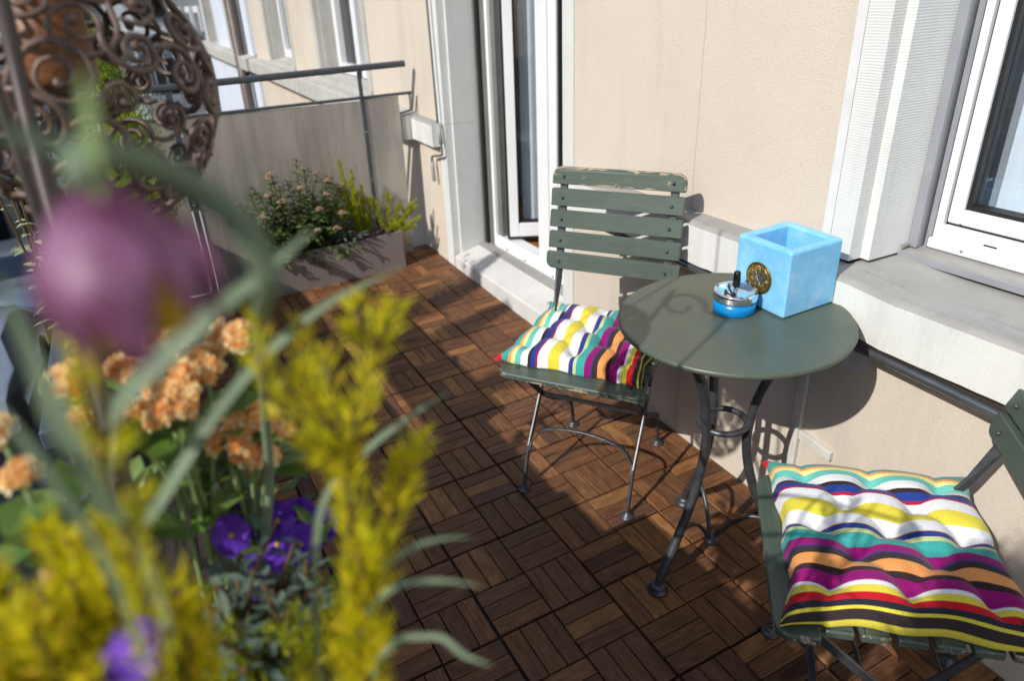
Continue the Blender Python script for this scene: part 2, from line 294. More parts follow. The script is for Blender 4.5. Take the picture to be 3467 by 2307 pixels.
def m_amber():
    m, nt, p = mat('amber_glass'); v = coords(nt, 'Object')
    c = ramp(nt, noise(nt, v, 18.0, 5, 0.7), [(0.3, (0.12, 0.045, 0.018)), (0.7, (0.24, 0.095, 0.032))]).outputs[0]
    nt.links.new(c, p.inputs['Base Color']); p.inputs['Roughness'].default_value = 0.5
    bump(nt, p, noise(nt, v, 70.0, 2), 0.6, 0.004)
m_amber()

# ------------------------------------------------------------------ mesh helpers
class MB:
    def __init__(s): s.v = []; s.f = []; s.mi = []; s.sm = []; s.at = {}
    def add(s, vs, fs, mi=0, smooth=False, **attrs):
        o = len(s.v); s.v += [tuple(v) for v in vs]; s.f += [tuple(i + o for i in f) for f in fs]
        s.mi += [mi] * len(fs); s.sm += [smooth] * len(fs)
        for k, vals in attrs.items():
            a = s.at.setdefault(k, {});
            for i, x in enumerate(vals): a[o + i] = x
    def box(s, x0, x1, y0, y1, z0, z1, mi=0, b=0.0):
        if b <= 0:
            vs = [(x0, y0, z0), (x1, y0, z0), (x1, y1, z0), (x0, y1, z0), (x0, y0, z1), (x1, y0, z1), (x1, y1, z1), (x0, y1, z1)]
            s.add(vs, [(0, 3, 2, 1), (4, 5, 6, 7), (0, 1, 5, 4), (1, 2, 6, 5), (2, 3, 7, 6), (3, 0, 4, 7)], mi)
        else:
            vs = []
            for z, i in ((z0, b), (z0 + b, 0), (z1 - b, 0), (z1, b)):
                xa, xb, ya, yb = x0 + i, x1 - i, y0 + i, y1 - i; c = b * 0.6 if i == 0 else b * 0.2
                vs += [(xa + c, ya, z), (xb - c, ya, z), (xb, ya + c, z), (xb, yb - c, z), (xb - c, yb, z), (xa + c, yb, z), (xa, yb - c, z), (xa, ya + c, z)]
            fs = [tuple(range(7, -1, -1)), tuple(range(24, 32))]
            for r in range(3):
                for i in range(8): fs.append((r * 8 + i, r * 8 + (i + 1) % 8, r * 8 + 8 + (i + 1) % 8, r * 8 + 8 + i))
            s.add(vs, fs, mi)
    def prism(s, prof, axis, a0, a1, mi=0):
        """closed 2-D profile extruded along axis (0:x -> (y,z), 1:y -> (x,z), 2:z -> (x,y)); a0/a1 floats"""
        n = len(prof); vs = []
        for a in (a0, a1):
            for p, q in prof: vs.append({0: (a, p, q), 1: (p, a, q), 2: (p, q, a)}[axis])
        s.add(vs, [tuple(range(n))[::-1], tuple(range(n, 2 * n))] + [(i, (i + 1) % n, n + (i + 1) % n, n + i) for i in range(n)], mi)
    def tube(s, pts, r, n=8, mi=0, caps=True, smooth=True, closed=False):
        pts = [Vector(p) for p in pts]; m = len(pts); rs = r if isinstance(r, (list, tuple)) else [r] * m
        t0 = (pts[1] - pts[0]).normalized(); up = Vector((0, 0, 1)) if abs(t0.z) < 0.9 else Vector((1, 0, 0))
        nx = t0.cross(up).normalized(); vs = []
        for i, p in enumerate(pts):
            if closed: t = pts[(i + 1) % m] - pts[i - 1]
            else: t = pts[min(i + 1, m - 1)] - pts[max(i - 1, 0)]
            if t.length < 1e-9: t = t0
            t.normalize(); nx = nx - t * nx.dot(t)
            if nx.length < 1e-6: nx = t.orthogonal()
            nx.normalize(); ny = t.cross(nx)
            for k in range(n):
                a = 2 * math.pi * k / n; vs.append(p + (nx * math.cos(a) + ny * math.sin(a)) * rs[i])
        fs = []
        for i in range(m if closed else m - 1):
            j = (i + 1) % m
            for k in range(n): fs.append((i * n + k, i * n + (k + 1) % n, j * n + (k + 1) % n, j * n + k))
        if caps and not closed: fs += [tuple(range(n))[::-1], tuple(range((m - 1) * n, m * n))]
        s.add(vs, fs, mi, smooth)
    def bar(s, pts, side, w, t, mi=0):
        """flat bar along pts; side = direction(s) of its width, w wide, t thick"""
        pts = [Vector(p) for p in pts]; m = len(pts); vs = []
        ws = w if isinstance(w, (list, tuple)) else [w] * m
        sides = side if isinstance(side, list) else [side] * m
        for i, p in enumerate(pts):
            tg = (pts[min(i + 1, m - 1)] - pts[max(i - 1, 0)]).normalized(); a = Vector(sides[i]); a = (a - tg * a.dot(tg)).normalized(); b = tg.cross(a)
            c = t * 0.28
            for da, db in ((-ws[i] / 2 + c, -t / 2), (ws[i] / 2 - c, -t / 2), (ws[i] / 2, -t / 2 + c), (ws[i] / 2, t / 2 - c), (ws[i] / 2 - c, t / 2), (-ws[i] / 2 + c, t / 2), (-ws[i] / 2, t / 2 - c), (-ws[i] / 2, -t / 2 + c)): vs.append(p + a * da + b * db)
        fs = [tuple(range(8))[::-1], tuple(range((m - 1) * 8, m * 8))]
        for i in range(m - 1):
            for k in range(8): fs.append((i * 8 + k, i * 8 + (k + 1) % 8, i * 8 + 8 + (k + 1) % 8, i * 8 + 8 + k))
        s.add(vs, fs, mi)
    def lathe(s, prof, n=32, c=(0, 0, 0), mi=0, smooth=True, a0=0.0):
        vs = [(c[0] + r * math.cos(2 * math.pi * k / n + a0), c[1] + r * math.sin(2 * math.pi * k / n + a0), c[2] + z) for r, z in prof for k in range(n)]
        fs = [(i * n + k, i * n + (k + 1) % n, (i + 1) * n + (k + 1) % n, (i + 1) * n + k) for i in range(len(prof) - 1) for k in range(n)]
        if prof[0][0] > 1e-5: fs.append(tuple(range(n))[::-1])
        if prof[-1][0] > 1e-5: fs.append(tuple(range((len(prof) - 1) * n, len(prof) * n)))
        s.add(vs, fs, mi, smooth)
    def leaf(s, p, d, nrm, L, W, mi=0, fold=0.25, droop=0.2):
        p = Vector(p); d = Vector(d).normalized(); nn = Vector(nrm); nn = (nn - d * nn.dot(d));
        if nn.length < 1e-6: nn = d.orthogonal()
        nn.normalize(); sd_ = d.cross(nn)
        mid = p + d * L * 0.45 - nn * L * droop * 0.15; tip = p + d * L - nn * L * droop
        s.add([p, mid + sd_ * W / 2 + nn * W * fold, mid, mid - sd_ * W / 2 + nn * W * fold, tip, p + d * L * 0.8 + sd_ * W * .3 - nn * L * droop * .6 + nn * W * fold * .6, p + d * L * 0.8 - sd_ * W * .3 - nn * L * droop * .6 + nn * W * fold * .6],
              [(0, 2, 1), (0, 3, 2), (1, 2, 4, 5), (2, 3, 6, 4)], mi, True)
    def blob(s, c, r, mi=0, sq=(1, 1, 1)):
        t = (1 + 5 ** .5) / 2; vs = [(-1, t, 0), (1, t, 0), (-1, -t, 0), (1, -t, 0), (0, -1, t), (0, 1, t), (0, -1, -t), (0, 1, -t), (t, 0, -1), (t, 0, 1), (-t, 0, -1), (-t, 0, 1)]
        k = r / math.sqrt(1 + t * t)
        s.add([(c[0] + x * k * sq[0], c[1] + y * k * sq[1], c[2] + z * k * sq[2]) for x, y, z in vs],
              [(0, 11, 5), (0, 5, 1), (0, 1, 7), (0, 7, 10), (0, 10, 11), (1, 5, 9), (5, 11, 4), (11, 10, 2), (10, 7, 6), (7, 1, 8), (3, 9, 4), (3, 4, 2), (3, 2, 6), (3, 6, 8), (3, 8, 9), (4, 9, 5), (2, 4, 11), (6, 2, 10), (8, 6, 7), (9, 8, 1)], mi, True)
    def build(s, name, mats, parent=None, kind=None):
        me = bpy.data.meshes.new(name); me.from_pydata([tuple(v) for v in s.v], [], s.f)
        mats = mats if isinstance(mats, (list, tuple)) else [mats]
        for m in mats: me.materials.append(MATS[m])
        me.polygons.foreach_set('material_index', s.mi); me.polygons.foreach_set('use_smooth', s.sm)
        for k, d in s.at.items():
            first = next(iter(d.values()))
            if isinstance(first, (tuple, list)):
                a = me.attributes.new(k, 'FLOAT_VECTOR', 'POINT'); arr = []
                for i in range(len(s.v)): arr += list(d.get(i, (0, 0, 0)))
                a.data.foreach_set('vector', arr)
            else:
                a = me.attributes.new(k, 'FLOAT', 'POINT'); a.data.foreach_set('value', [float(d.get(i, 0.0)) for i in range(len(s.v))])
        me.update(); o = bpy.data.objects.new(name, me); sc.collection.objects.link(o)
        if parent: o.parent = parent
        if kind: o['kind'] = kind
        return o
def thing(name, label, cat, loc=(0, 0, 0), rz=0.0, group=None, mw=None):
    o = bpy.data.objects.new(name, None); sc.collection.objects.link(o); o.empty_display_size = 0.1
    if mw is not None: o.matrix_world = mw
    else: o.location = loc; o.rotation_euler = (0, 0, rz)
    return tag(o, label, cat, group)
def tag(o, label, cat, group=None):
    o['label'] = label; o['category'] = cat
    if group: o['group'] = group
    return o
def Bx(name, m, parent, *a, b=0.0, kind=None):
    q = MB(); q.box(*a, b=b); return q.build(name, m, parent, kind)
def V(*a): return Vector(a)
def smooth_path(P, k=6):
    P = [Vector(p) for p in P]; out = []
    for i in range(len(P) - 1):
        p0, p1, p2, p3 = P[max(i - 1, 0)], P[i], P[i + 1], P[min(i + 2, len(P) - 1)]
        for j in range(k):
            t = j / k; out.append(0.5 * ((2 * p1) + (p2 - p0) * t + (2 * p0 - 5 * p1 + 4 * p2 - p3) * t * t + (3 * p1 - p0 - 3 * p2 + p3) * t ** 3))
    out.append(P[-1]); return out

# ------------------------------------------------------------------ setting: deck, slab, street
def build_deck():
    q = MB(); B = 0.15
    for i in range(-12, 18):
        for j in range(-6, 4):
            even = (i + j) % 2 == 0
            gx0 = 0.0032 if i % 2 == 0 else 0.0012; gx1 = 0.0012 if i % 2 == 0 else 0.0032
            gy0 = 0.0032 if j % 2 == 0 else 0.0012; gy1 = 0.0012 if j % 2 == 0 else 0.0032
            x0, x1, y0, y1 = i * B + gx0, (i + 1) * B - gx1, j * B + gy0, (j + 1) * B - gy1
            for k in range(3):
                if even:
                    w = (y1 - y0) / 3; c = [(x0 + .0003, y0 + w * k + .0013), (x1 - .0003, y0 + w * (k + 1) - .0013)]
                else:
                    w = (x1 - x0) / 3; c = [(x0 + w * k + .0013, y0 + .0003), (x0 + w * (k + 1) - .0013, y1 - .0003)]
                (xa, ya), (xb, yb) = c; b = 0.0014; dzr = random.uniform(-0.0008, 0.0008)
                ro = random.uniform(-50, 50); ro2 = random.uniform(-50, 50); vs = []; gr = []
                for z, ins in ((-0.014, 0), (-b, 0), (0, b)):
                    for px, py in ((xa + ins, ya + ins), (xb - ins, ya + ins), (xb - ins, yb - ins), (xa + ins, yb - ins)):
                        vs.append((px, py, dz(px, py) + z + dzr)); gr.append((px + ro, py + ro2, 0) if even else (py + ro, px + ro2, 0))
                fs = [(8, 9, 10, 11)] + [(r * 4 + a, r * 4 + (a + 1) % 4, r * 4 + 4 + (a + 1) % 4, r * 4 + 4 + a) for r in range(2) for a in range(4)]
                q.add(vs, fs, 0, False, grain=gr)
    o = q.build('wooden_deck', 'deck_wood', None, 'structure')
    s = MB(); X0, X1, Y0, Y1 = -1.8, 2.7, -1.0, 0.598
    vs = [(x, y, dz(x, y) + z) for z in (-0.2, -0.0145) for x, y in ((X0, Y0), (X1, Y0), (X1, Y1), (X0, Y1))]
    s.add(vs, [(0, 3, 2, 1), (4, 5, 6, 7), (0, 1, 5, 4), (1, 2, 6, 5), (2, 3, 7, 6), (3, 0, 4, 7)]); s.build('balcony_slab', 'box_dark', None, 'structure')
    s = MB(); s.box(-3.7, -1.81, -1.0, 0.598, -0.2, 0.0); s.build('neighbour_balcony_slab', 'stone_far', None, 'structure')
build_deck()
g = MB(); g.add([(-90, -90, -5), (40, -90, -5), (40, 40, -5), (-90, 40, -5)], [(0, 1, 2, 3)]); g.build('road', 'road_asphalt', None, 'structure')
g = MB(); g.box(-60, 30, -2.2, 0.55, -4.996, -4.87); g.build('pavement', 'stone_far', None, 'structure')
Bx('room_floor', 'parquet', None, -3.0, 3.5, 0.86, 3.9, 0.17, 0.2, kind='structure')
Bx('landing_floor', 'room_wall', None, -16, -3.0, 0.86, 3.9, 0.1, 0.14, kind='structure')

# ------------------------------------------------------------------ own building
house = thing('apartment_building', 'beige rendered apartment house front with pale stone door and window surrounds behind the bistro table', 'building', (0, 0.6, -5))
WY = 0.6
def P_(q, name, m, parent=None):
    o = q.build(name, m, parent or house)
    if (parent or house) is house: o.location = (0, -0.6, 5)
    return o
def walls(name, m, x0, x1, z0, z1, ops, parent, y0=0.6, y1=0.86, off=(0, -0.6, 5)):
    xs = sorted({x0, x1, *[o[0] for o in ops], *[o[1] for o in ops]}); zs = sorted({z0, z1, *[o[2] for o in ops], *[o[3] for o in ops]}); q = MB()
    for a, b in zip(xs, xs[1:]):
        for c, d in zip(zs, zs[1:]):
            if any(o[0] <= a and b <= o[1] and o[2] <= c and d <= o[3] for o in ops): continue
            q.box(a, b, y0, y1, c, d)
    o = q.build(name, m, parent); o.location = off; return o
TOP = 3.2
ops = [(-1.45, -0.18, 0.02, 2.35), (0.945, 2.26, 0.70, 2.35), (-3.80, -2.49, 0.78, 2.3), (-5.74, -4.60, 0.78, 2.3)]
walls('wall', 'render_beige', -6.44, 4.2, -5, TOP, ops, house)
def jamb(q, xo, side, z0, z1, w=0.082, step=0.034, bead=0.015, fy=0.5935, back=0.79, tail=0.05):
    """stone jamb, plan profile; side +1: opening lies towards +x"""
    s = side; pr_ = [(xo, 0.63), (xo, fy), (xo + s * w, fy), (xo + s * w, fy + 0.006 + step), (xo + s * (w + bead), fy + 0.006 + step), (xo + s * (w + bead), back), (xo, back)]
    if s < 0: pr_ = pr_[::-1]
    q.prism(pr_, 2, z0, z1)
# door opening --------------------------------------------------------------
q = MB(); jamb(q, -1.45, 1, 0.03, 0.6155); q.prism([(-1.45, .63), (-1.45, .5935), (-1.368, .5935), (-1.368, .6335), (-1.353, .6335), (-1.353, .79), (-1.45, .79)], 2, 0.6165, 0.7985)
q.prism([(-1.45, .63), (-1.45, .5935), (-1.368, .5935), (-1.368, .6335), (-1.353, .6335), (-1.353, .79), (-1.45, .79)], 2, 0.80, 2.35); P_(q, 'door_jamb', 'stone_reveal')
q = MB(); jamb(q, -0.178, -1, 0.13, 2.35, w=0.072, step=0.03); P_(q, 'door_jamb', 'stone_face')
q = MB(); q.box(-1.45, -0.178, 0.5935, 0.79, 2.35, 2.5); P_(q, 'door_lintel', 'stone_face')
q = MB(); q.prism([(0.592, 0.0), (0.592, 0.108), (0.598, 0.116), (0.735, 0.150), (0.735, 0.0)], 0, -1.352, -0.253); q.prism([(0.592, 0.0), (0.592, 0.105), (0.598, 0.112), (0.66, 0.122), (0.66, 0.0)], 0, -0.2525, -0.19)
P_(q, 'doorstep', 'stone_step')
q = MB(); q.prism([(0.7355, 0.11), (0.7355, 0.156), (0.803, 0.172), (0.803, 0.11)], 0, -1.351, -0.255); P_(q, 'threshold_plate', 'sill_metal')
FY = 0.80
q = MB(); q.box(-1.353, -1.305, 0.772, 0.80, 0.16, 2.35); P_(q, 'shutter_rail', 'gasket_black')
q = MB(); q.box(-1.304, -1.262, 0.785, 0.80, 0.16, 2.35, b=.002); q.box(-1.34, -1.325, 0.764, 0.7715, 0.16, 2.35); P_(q, 'shutter_rail', 'rail_olive')
df = MB(); df.box(-1.262, -1.235, FY - .012, FY + .075, 0.166, 2.33, b=.003); df.box(-1.30, -0.27, FY + .0752, FY + .10, 2.27, 2.34)
df.box(-1.2345, -0.27, FY - .006, FY + .07, 0.166, 0.226, b=.004); df.box(-1.2345, -0.27, FY - .016, FY - .0065, 0.166, 0.206, b=.002)
frame = P_(df, 'door_frame', 'pvc_white')
for xx in (-1.12, -0.93, -0.66, -0.50): q = MB(); q.box(xx, xx + .022, FY - .0175, FY - .0162, 0.176, 0.180); q.build('drain_slot', 'gasket_black', frame)
q = MB(); q.box(-1.2345, -1.19, FY + .004, FY + .07, 0.2265, 2.33); q.box(-1.1898, -1.175, FY + .03, FY + .07, 0.2265, 2.33); q.build('rebate', 'rail_olive', frame)
# fixed right leaf
rl = MB(); rl.box(-0.787, -0.700, FY - .010, FY + .055, 0.2265, 2.3, b=.004); rl.box(-0.6995, -0.642, FY + .002, FY + .055, 0.2265, 2.3, b=.004); rl.box(-0.6415, -0.33, FY + .002, FY + .055, 0.2265, 0.31, b=.004); rl.box(-0.33, -0.27, FY + .002, FY + .055, 0.2265, 2.3, b=.004)
rleaf = P_(rl, 'door_leaf', 'pvc_white')
q = MB(); q.box(-0.6415, -0.628, FY + .012, FY + .045, 0.3102, 2.3); q.box(-.628, -.33, FY + .012, FY + .045, .3102, .322); q.build('gasket', 'gasket_black', rleaf)
q = MB(); q.box(-0.628, -0.33, FY + .025, FY + .030, 0.322, 2.3); q.build('pane', 'glass', rleaf)
# open left leaf
hx, hy = -1.165, 0.835; dv = V(0.474, 0.88, 0).normalized(); nv = V(dv.y, -dv.x, 0); ang = math.atan2(dv.y, dv.x)
ol = MB()
def leafbox(q, a0, a1, t0, t1, z0, z1, b=0.003):
    r = MB(); r.box(a0, a1, t0, t1, z0, z1, b=b); ca, sa = math.cos(ang), math.sin(ang)
    q.add([(hx + x * ca - y * sa, hy + x * sa + y * ca, z) for x, y, z in r.v], r.f)
leafbox(ol, 0, .046, -.06, 0, .245, 2.28); leafbox(ol, .505, .575, -.06, 0, .245, 2.28); leafbox(ol, .0465, .5045, -.06, 0, .245, .315); leafbox(ol, .0465, .5045, -.06, 0, 2.2, 2.28)
oleaf = P_(ol, 'door_leaf', 'pvc_white'); oleaf['label'] = 'left door leaf standing open into the room'
q = MB(); leafbox(q, .047, .054, -.045, -.02, .3155, 2.2, 0); leafbox(q, .054, .50, -.045, -.02, .3155, .328, 0); leafbox(q, -.012, .575, -.052, -.01, .232, .2448, 0); leafbox(q, -.013, -.0005, -.05, -.01, .245, 2.28, 0); q.build('gasket', 'gasket_black', oleaf)
q = MB(); leafbox(q, .054, .504, -.034, -.029, .328, 2.2, 0); q.build('pane', 'glass', oleaf)
def curtain(name, x0, x1, y, z0, z1, amp=0.02, wl=0.09, parent=None, m='curtain'):
    q = MB(); n = max(8, int((x1 - x0) / 0.012)); vs = []
    for i in range(n + 1):
        t = x0 + (x1 - x0) * i / n; off = amp * math.sin(t * 6.283 / wl) + amp * .5 * math.sin(t * 6.283 / (wl * 2.3) + 1)
        for z in (z0, z1): vs.append((t * 1.0, y + off, z))
    q.add(vs, [(2 * i, 2 * i + 2, 2 * i + 3, 2 * i + 1) for i in range(n)], 0, True); o = q.build(name, m, parent); o.location = (0, -0.6, 5); return o
q = MB(); n_ = 70; vs = []
for i in range(n_ + 1):
    a_ = .07 + .60 * i / n_; t_ = .026 + .008 * math.sin(a_ * 90) + .005 * math.sin(a_ * 37); ca, sa = math.cos(ang), math.sin(ang)
    for z in (0.275, 2.3): vs.append((hx + a_ * ca - t_ * sa, hy + a_ * sa + t_ * ca, z))
q.add(vs, [(2 * i, 2 * i + 2, 2 * i + 3, 2 * i + 1) for i in range(n_)], 0, True); P_(q, 'curtain', 'curtain_grey')
# right window ---------------------------------------------------------------
q = MB(); q.box(0.921, 0.9445, 0.592, 0.61, 0.80, 2.4); P_(q, 'corner_strip', 'plaster_white')
q = MB(); q.prism([(0.9455, .63), (0.9455, .594), (1.003, .594), (1.003, .634), (1.026, .634), (1.026, .79), (0.9455, .79)], 2, 0.785, 2.35); P_(q, 'window_jamb', 'stone_reveal')
q = MB(); q.box(2.18, 2.262, 0.594, 0.79, 0.785, 2.35); P_(q, 'window_jamb', 'stone_face')
q = MB(); q.box(0.9455, 2.262, 0.594, 0.79, 2.3505, 2.5); P_(q, 'window_lintel', 'stone_face')
st = [(-0.17, .786), (0.60, .780), (0.90, .778), (1.07, .773), (1.17, .764), (1.44, .761), (4.2, .755)]
def ledge(name, st, front, parent, back=0.60, h=0.118, mats=('stone_ledge_front', 'stone_ledge_top'), backz=0.008, off=(0, -0.6, 5)):
    q = MB(); sub = []
    for (xa, za), (xb, zb) in zip(st, st[1:]):
        n = max(2, int((xb - xa) / 0.03)); sub += [(xa + (xb - xa) * i / n, za + (zb - za) * i / n) for i in range(n)]
    sub.append(st[-1]); ps = []; rr = random.Random(3)
    for x, z in sub:
        j = rr.uniform(-.0016, .0016); ps += [(x, back, z - h), (x, front, z - h + j), (x, front + j * .5, z - .010), (x, front + .005 + j, z - .003 + j), (x, front + .014, z + j * .5), (x, back, z + backz)]
    for i in range(len(sub) - 1):
        for k in range(5): q.add([ps[i * 6 + k], ps[i * 6 + k + 1], ps[i * 6 + 7 + k], ps[i * 6 + 6 + k]], [(0, 3, 2, 1)], 0 if k < 2 else 1, k > 1)
    n = len(sub) - 1; q.add([ps[k] for k in range(6)], [(0, 1, 2, 3, 4, 5)]); q.add([ps[n * 6 + k] for k in range(6)], [(5, 4, 3, 2, 1, 0)])
    o = q.build(name, mats, parent); o.location = off; return o
ledge('stone_ledge', st, 0.52, house, backz=.002)
q = MB()
for i in range(40):
    xa, xb = 1.0 + i * .03, 1.03 + i * .03
    za = (.776 if xa < 1.07 else .7672 - .003 * (xa - 1.17)); zb = (.776 if xb < 1.07 else .7672 - .003 * (xb - 1.17))
    if xa >= 1.05: za = max(.7636, .7765 - .09 * (xa - 1.05)) + .0006
    if xb >= 1.05: zb = max(.7636, .7765 - .09 * (xb - 1.05)) + .0006
    q.add([(xa, .592, za), (xb, .592, zb), (xb, .775, zb + .003), (xa, .775, za + .003)], [(0, 1, 2, 3)], 0, True)
P_(q, 'stone_sill', 'stone_ledge_top')
q = MB(); q.prism([(0.738, 0.779), (0.738, 0.787), (0.742, 0.789), (0.806, 0.801), (0.806, 0.785)], 0, 1.028, 2.18); P_(q, 'sill_plate', 'sill_metal')
q = MB(); q.box(1.0285, 1.034, 0.737, 0.80, 0.80, 0.806); q.box(1.027, 2.18, 0.7345, 0.7378, 0.775, 0.7895); P_(q, 'sill_trim', 'alu_grey')
q = MB(); q.box(1.0265, 1.048, 0.766, 0.80, 0.797, 2.35, b=.0015); P_(q, 'shutter_rail', 'alu_grey')
q = MB(); q.box(1.0485, 1.0535, 0.792, 0.80, 0.797, 2.35); P_(q, 'shutter_rail', 'gasket_black')
q = MB(); q.box(1.054, 1.0600, 0.786, 0.80, 0.797, 2.35); P_(q, 'shutter_rail', 'alu_grey')
q = MB(); q.box(1.0605, 1.078, FY, FY + .07, 0.80, 2.35, b=.002); q.box(1.0785, 2.18, FY, FY + .07, 0.800, 0.856, b=.003); q.box(1.0605, 2.18, FY - .014, FY - .0005, 0.8, 0.8235, b=.002)
wf = P_(q, 'window_frame', 'pvc_white')
q = MB(); q.box(1.178, 1.207, FY - .0008, FY + .01, 0.832, 0.8355); q.build('drain_slot', 'gasket_black', wf)
q = MB(); q.lathe([(0.0035, 0), (0.0035, .002), (0, .0022)], 12); o = q.build('screw', 'alu_grey', wf); o.location = (1.143, FY - .0148, 0.812); o.rotation_euler = (math.radians(90), 0, 0)
q = MB(); q.box(1.0787, 1.0835, FY + .012, FY + .07, 0.856, 2.35); q.box(1.0787, 2.18, FY + .012, FY + .07, 0.856, 0.8595); q.build('gap', 'gasket_black', wf)
q = MB(); q.box(1.084, 1.114, FY + .004, FY + .06, 0.862, 2.3, b=.003); q.box(1.1145, 2.1, FY + .004, FY + .06, 0.862, 0.897, b=.003); q.box(2.1, 2.16, FY + .004, FY + .06, .862, 2.3)
ws = P_(q, 'window_sash', 'pvc_white')
q = MB(); q.box(1.1145, 1.124, FY + .012, FY + .05, 0.8975, 2.3); q.box(1.124, 2.1, FY + .012, FY + .05, .8975, .906); q.build('gasket', 'gasket_black', ws)
q = MB(); q.box(1.124, 2.1, FY + .028, FY + .033, .906, 2.3); q.build('pane', 'glass', ws)
curtain('curtain', 1.13, 2.1, 0.90, 0.80, 2.3, 0.004, 0.23, house)
curtain('curtain', 1.03, 1.30, 0.935, 0.80, 2.3, 0.004, 0.23, house, m='curtain_dark')
# interior walls; nearer left and back walls added to gather light on the curtain
q = MB(); q.box(-3.0, 4.2, 3.9, 4.0, -0.1, 3.1); q.box(-3.1, -3.0, .86, 3.9, -.1, 3.1); q.box(-2.0, -1.95, .861, 2.2, .2, 2.999); q.box(-1.949, .419, 2.15, 2.2, .2, 2.999); q.box(-2.999, 4.2, .861, 3.899, 3.0, 3.1); q.box(4.1, 4.2, .861, 3.899, -.1, 2.999); q.box(0.42, 0.5, .861, 3.899, 0.2, 2.999); P_(q, 'room_wall', 'room_wall')
# left of the door: short stone block, neighbour ledge, neighbour windows
ledge('stone_block', [(-1.728, .803), (-1.438, .7985)], 0.551, house, h=0.116, mats=('stone_ledge_front', 'stone_ledge_top'), backz=.004)
ledge('stone_ledge', [(-6.44, .862), (-1.735, .806)], 0.50, house, h=0.125, mats=('stone_far', 'stone_far'), backz=.012)
def far_window(xo, w, z0, parent, off, y=0.6, sash='rail_olive', two=True):
    q = MB(); f = y - .0065
    q.prism([(xo, y + .03), (xo, f), (xo + .085, f), (xo + .085, f + .04), (xo + .10, f + .04), (xo + .10, y + .19), (xo, y + .19)], 2, z0, 2.3)
    o = q.build('window_jamb', 'stone_far', parent); o.location = off
    q = MB(); q.box(xo + w - .085, xo + w, f, y + .19, z0, 2.3); o = q.build('window_jamb', 'stone_far', parent); o.location = off
    q = MB(); q.prism([(y - .02, z0 - .06), (y - .02, z0 + .002), (y + .2, z0 + .03), (y + .2, z0 - .06)], 0, xo, xo + w); o = q.build('window_sill', 'stone_far', parent); o.location = off
    q = MB(); q.box(xo + .1, xo + w - .086, y + .16, y + .17, z0 + .03, 2.3); o = q.build('window_pane', 'far_window', parent); o.location = off
    q = MB(); q.box(xo + .1005, xo + .125, y + .13, y + .1595, z0 + .03, 2.3); q.box(xo + .16, xo + .22, y + .12, y + .1595, z0 + .03, 2.3); q.box(xo + w / 2 - .05, xo + w / 2 + .05, y + .12, y + .1595, z0 + .03, 2.3); q.box(xo + w - .15, xo + w - .086, y + .12, y + .1595, z0 + .03, 2.3); q.box(xo + .22, xo + w - .15, y + .12, y + .1595, z0 + .03, z0 + .1)
    o = q.build('window_frame', 'pvc_white', parent); o.location = off
OFFH = (0, -0.6, 5)
far_window(-3.80, 1.31, .86, house, OFFH); far_window(-5.74, 1.14, .88, house, OFFH)
# white neighbour
wh = thing('white_house', 'white rendered house adjoining the beige one beyond the brown downpipe', 'building', (-8.5, 0.58, -5)); WO = (8.5, -.58, 5)
ops2 = [(-8.15, -7.05, .80, 2.3), (-10.35, -9.25, .80, 2.3)]
walls('wall', 'render_white', -10.55, -6.45, -5, TOP, ops2, wh, y0=.585, y1=.86, off=WO)
far_window(-8.15, 1.10, .89, wh, WO, y=.585); far_window(-10.35, 1.10, .89, wh, WO, y=.585)
ledge('stone_ledge', [(-10.8, .905), (-6.45, .868)], 0.47, wh, back=.585, h=0.13, mats=('stone_far', 'stone_far'), backz=.012, off=WO)
q = MB(); q.tube([(-6.95, .50, -4.8), (-6.95, .50, 3.2)], .062, 14); o = q.build('downpipe', 'pipe_brown'); tag(o, 'brown metal downpipe where the white and beige houses meet', 'downpipe')
q = MB(); q.box(-6.50, -6.44, .56, .5995, .90, 3.1); q.box(-6.455, -6.43, .57, .5998, -3, .73); o = q.build('edge_strip', 'render_white', wh); o.location = WO
# beyond the white house: grey house with balconies
gh = thing('grey_house', 'grey house with pale window bays and balconies down the street', 'building', (-15, .6, -5)); GO = (15, -.6, 5)
q = MB(); q.box(-20, -10.8, .75, 1.0, -5, 7); o = q.build('wall', 'far_facade_grey', gh); o.location = GO
for i, xx in enumerate((-12.2, -13.6, -15.4, -17.4)):
    for zz in (-3.6, -.6, 2.2):
        q = MB(); q.box(xx - .55, xx + .25, .69, .745, zz, zz + 2.0, mi=0); q.box(xx - .42, xx + .12, .68, .6895, zz + .1, zz + 1.9, mi=1); o = q.build('window', ['far_facade', 'far_window'], gh); o.location = GO
for i, zz in enumerate((0.0, -2.9)):
    b = thing('far_balcony', ['upper grey railed balcony jutting from the grey house', 'lower grey railed balcony jutting from the grey house'][i], 'balcony', (-11.6, .1, zz), group='balconies down the street')
    q = MB(); q.box(-1.0, .9, -.55, .64, -.12, 0); q.build('slab', 'far_facade_grey', b)
    q = MB()
    for k in range(14): q.tube([(-.95 + k * .14, -.5, 0), (-.95 + k * .14, -.5, .98)], .012, 6)
    for k in range(7): q.tube([(.87, -.5 + k * .16, 0), (.87, -.5 + k * .16, .98)], .012, 6)
    q.box(-1.0, .92, -.54, -.47, .98, 1.04); q.box(.84, .92, -.47, .6, .98, 1.04); q.build('railing', 'rail_grey', b)
    q = MB(); q.box(.80, .90, .5, .58, 0, 2.9); q.build('post', 'rail_grey', b)
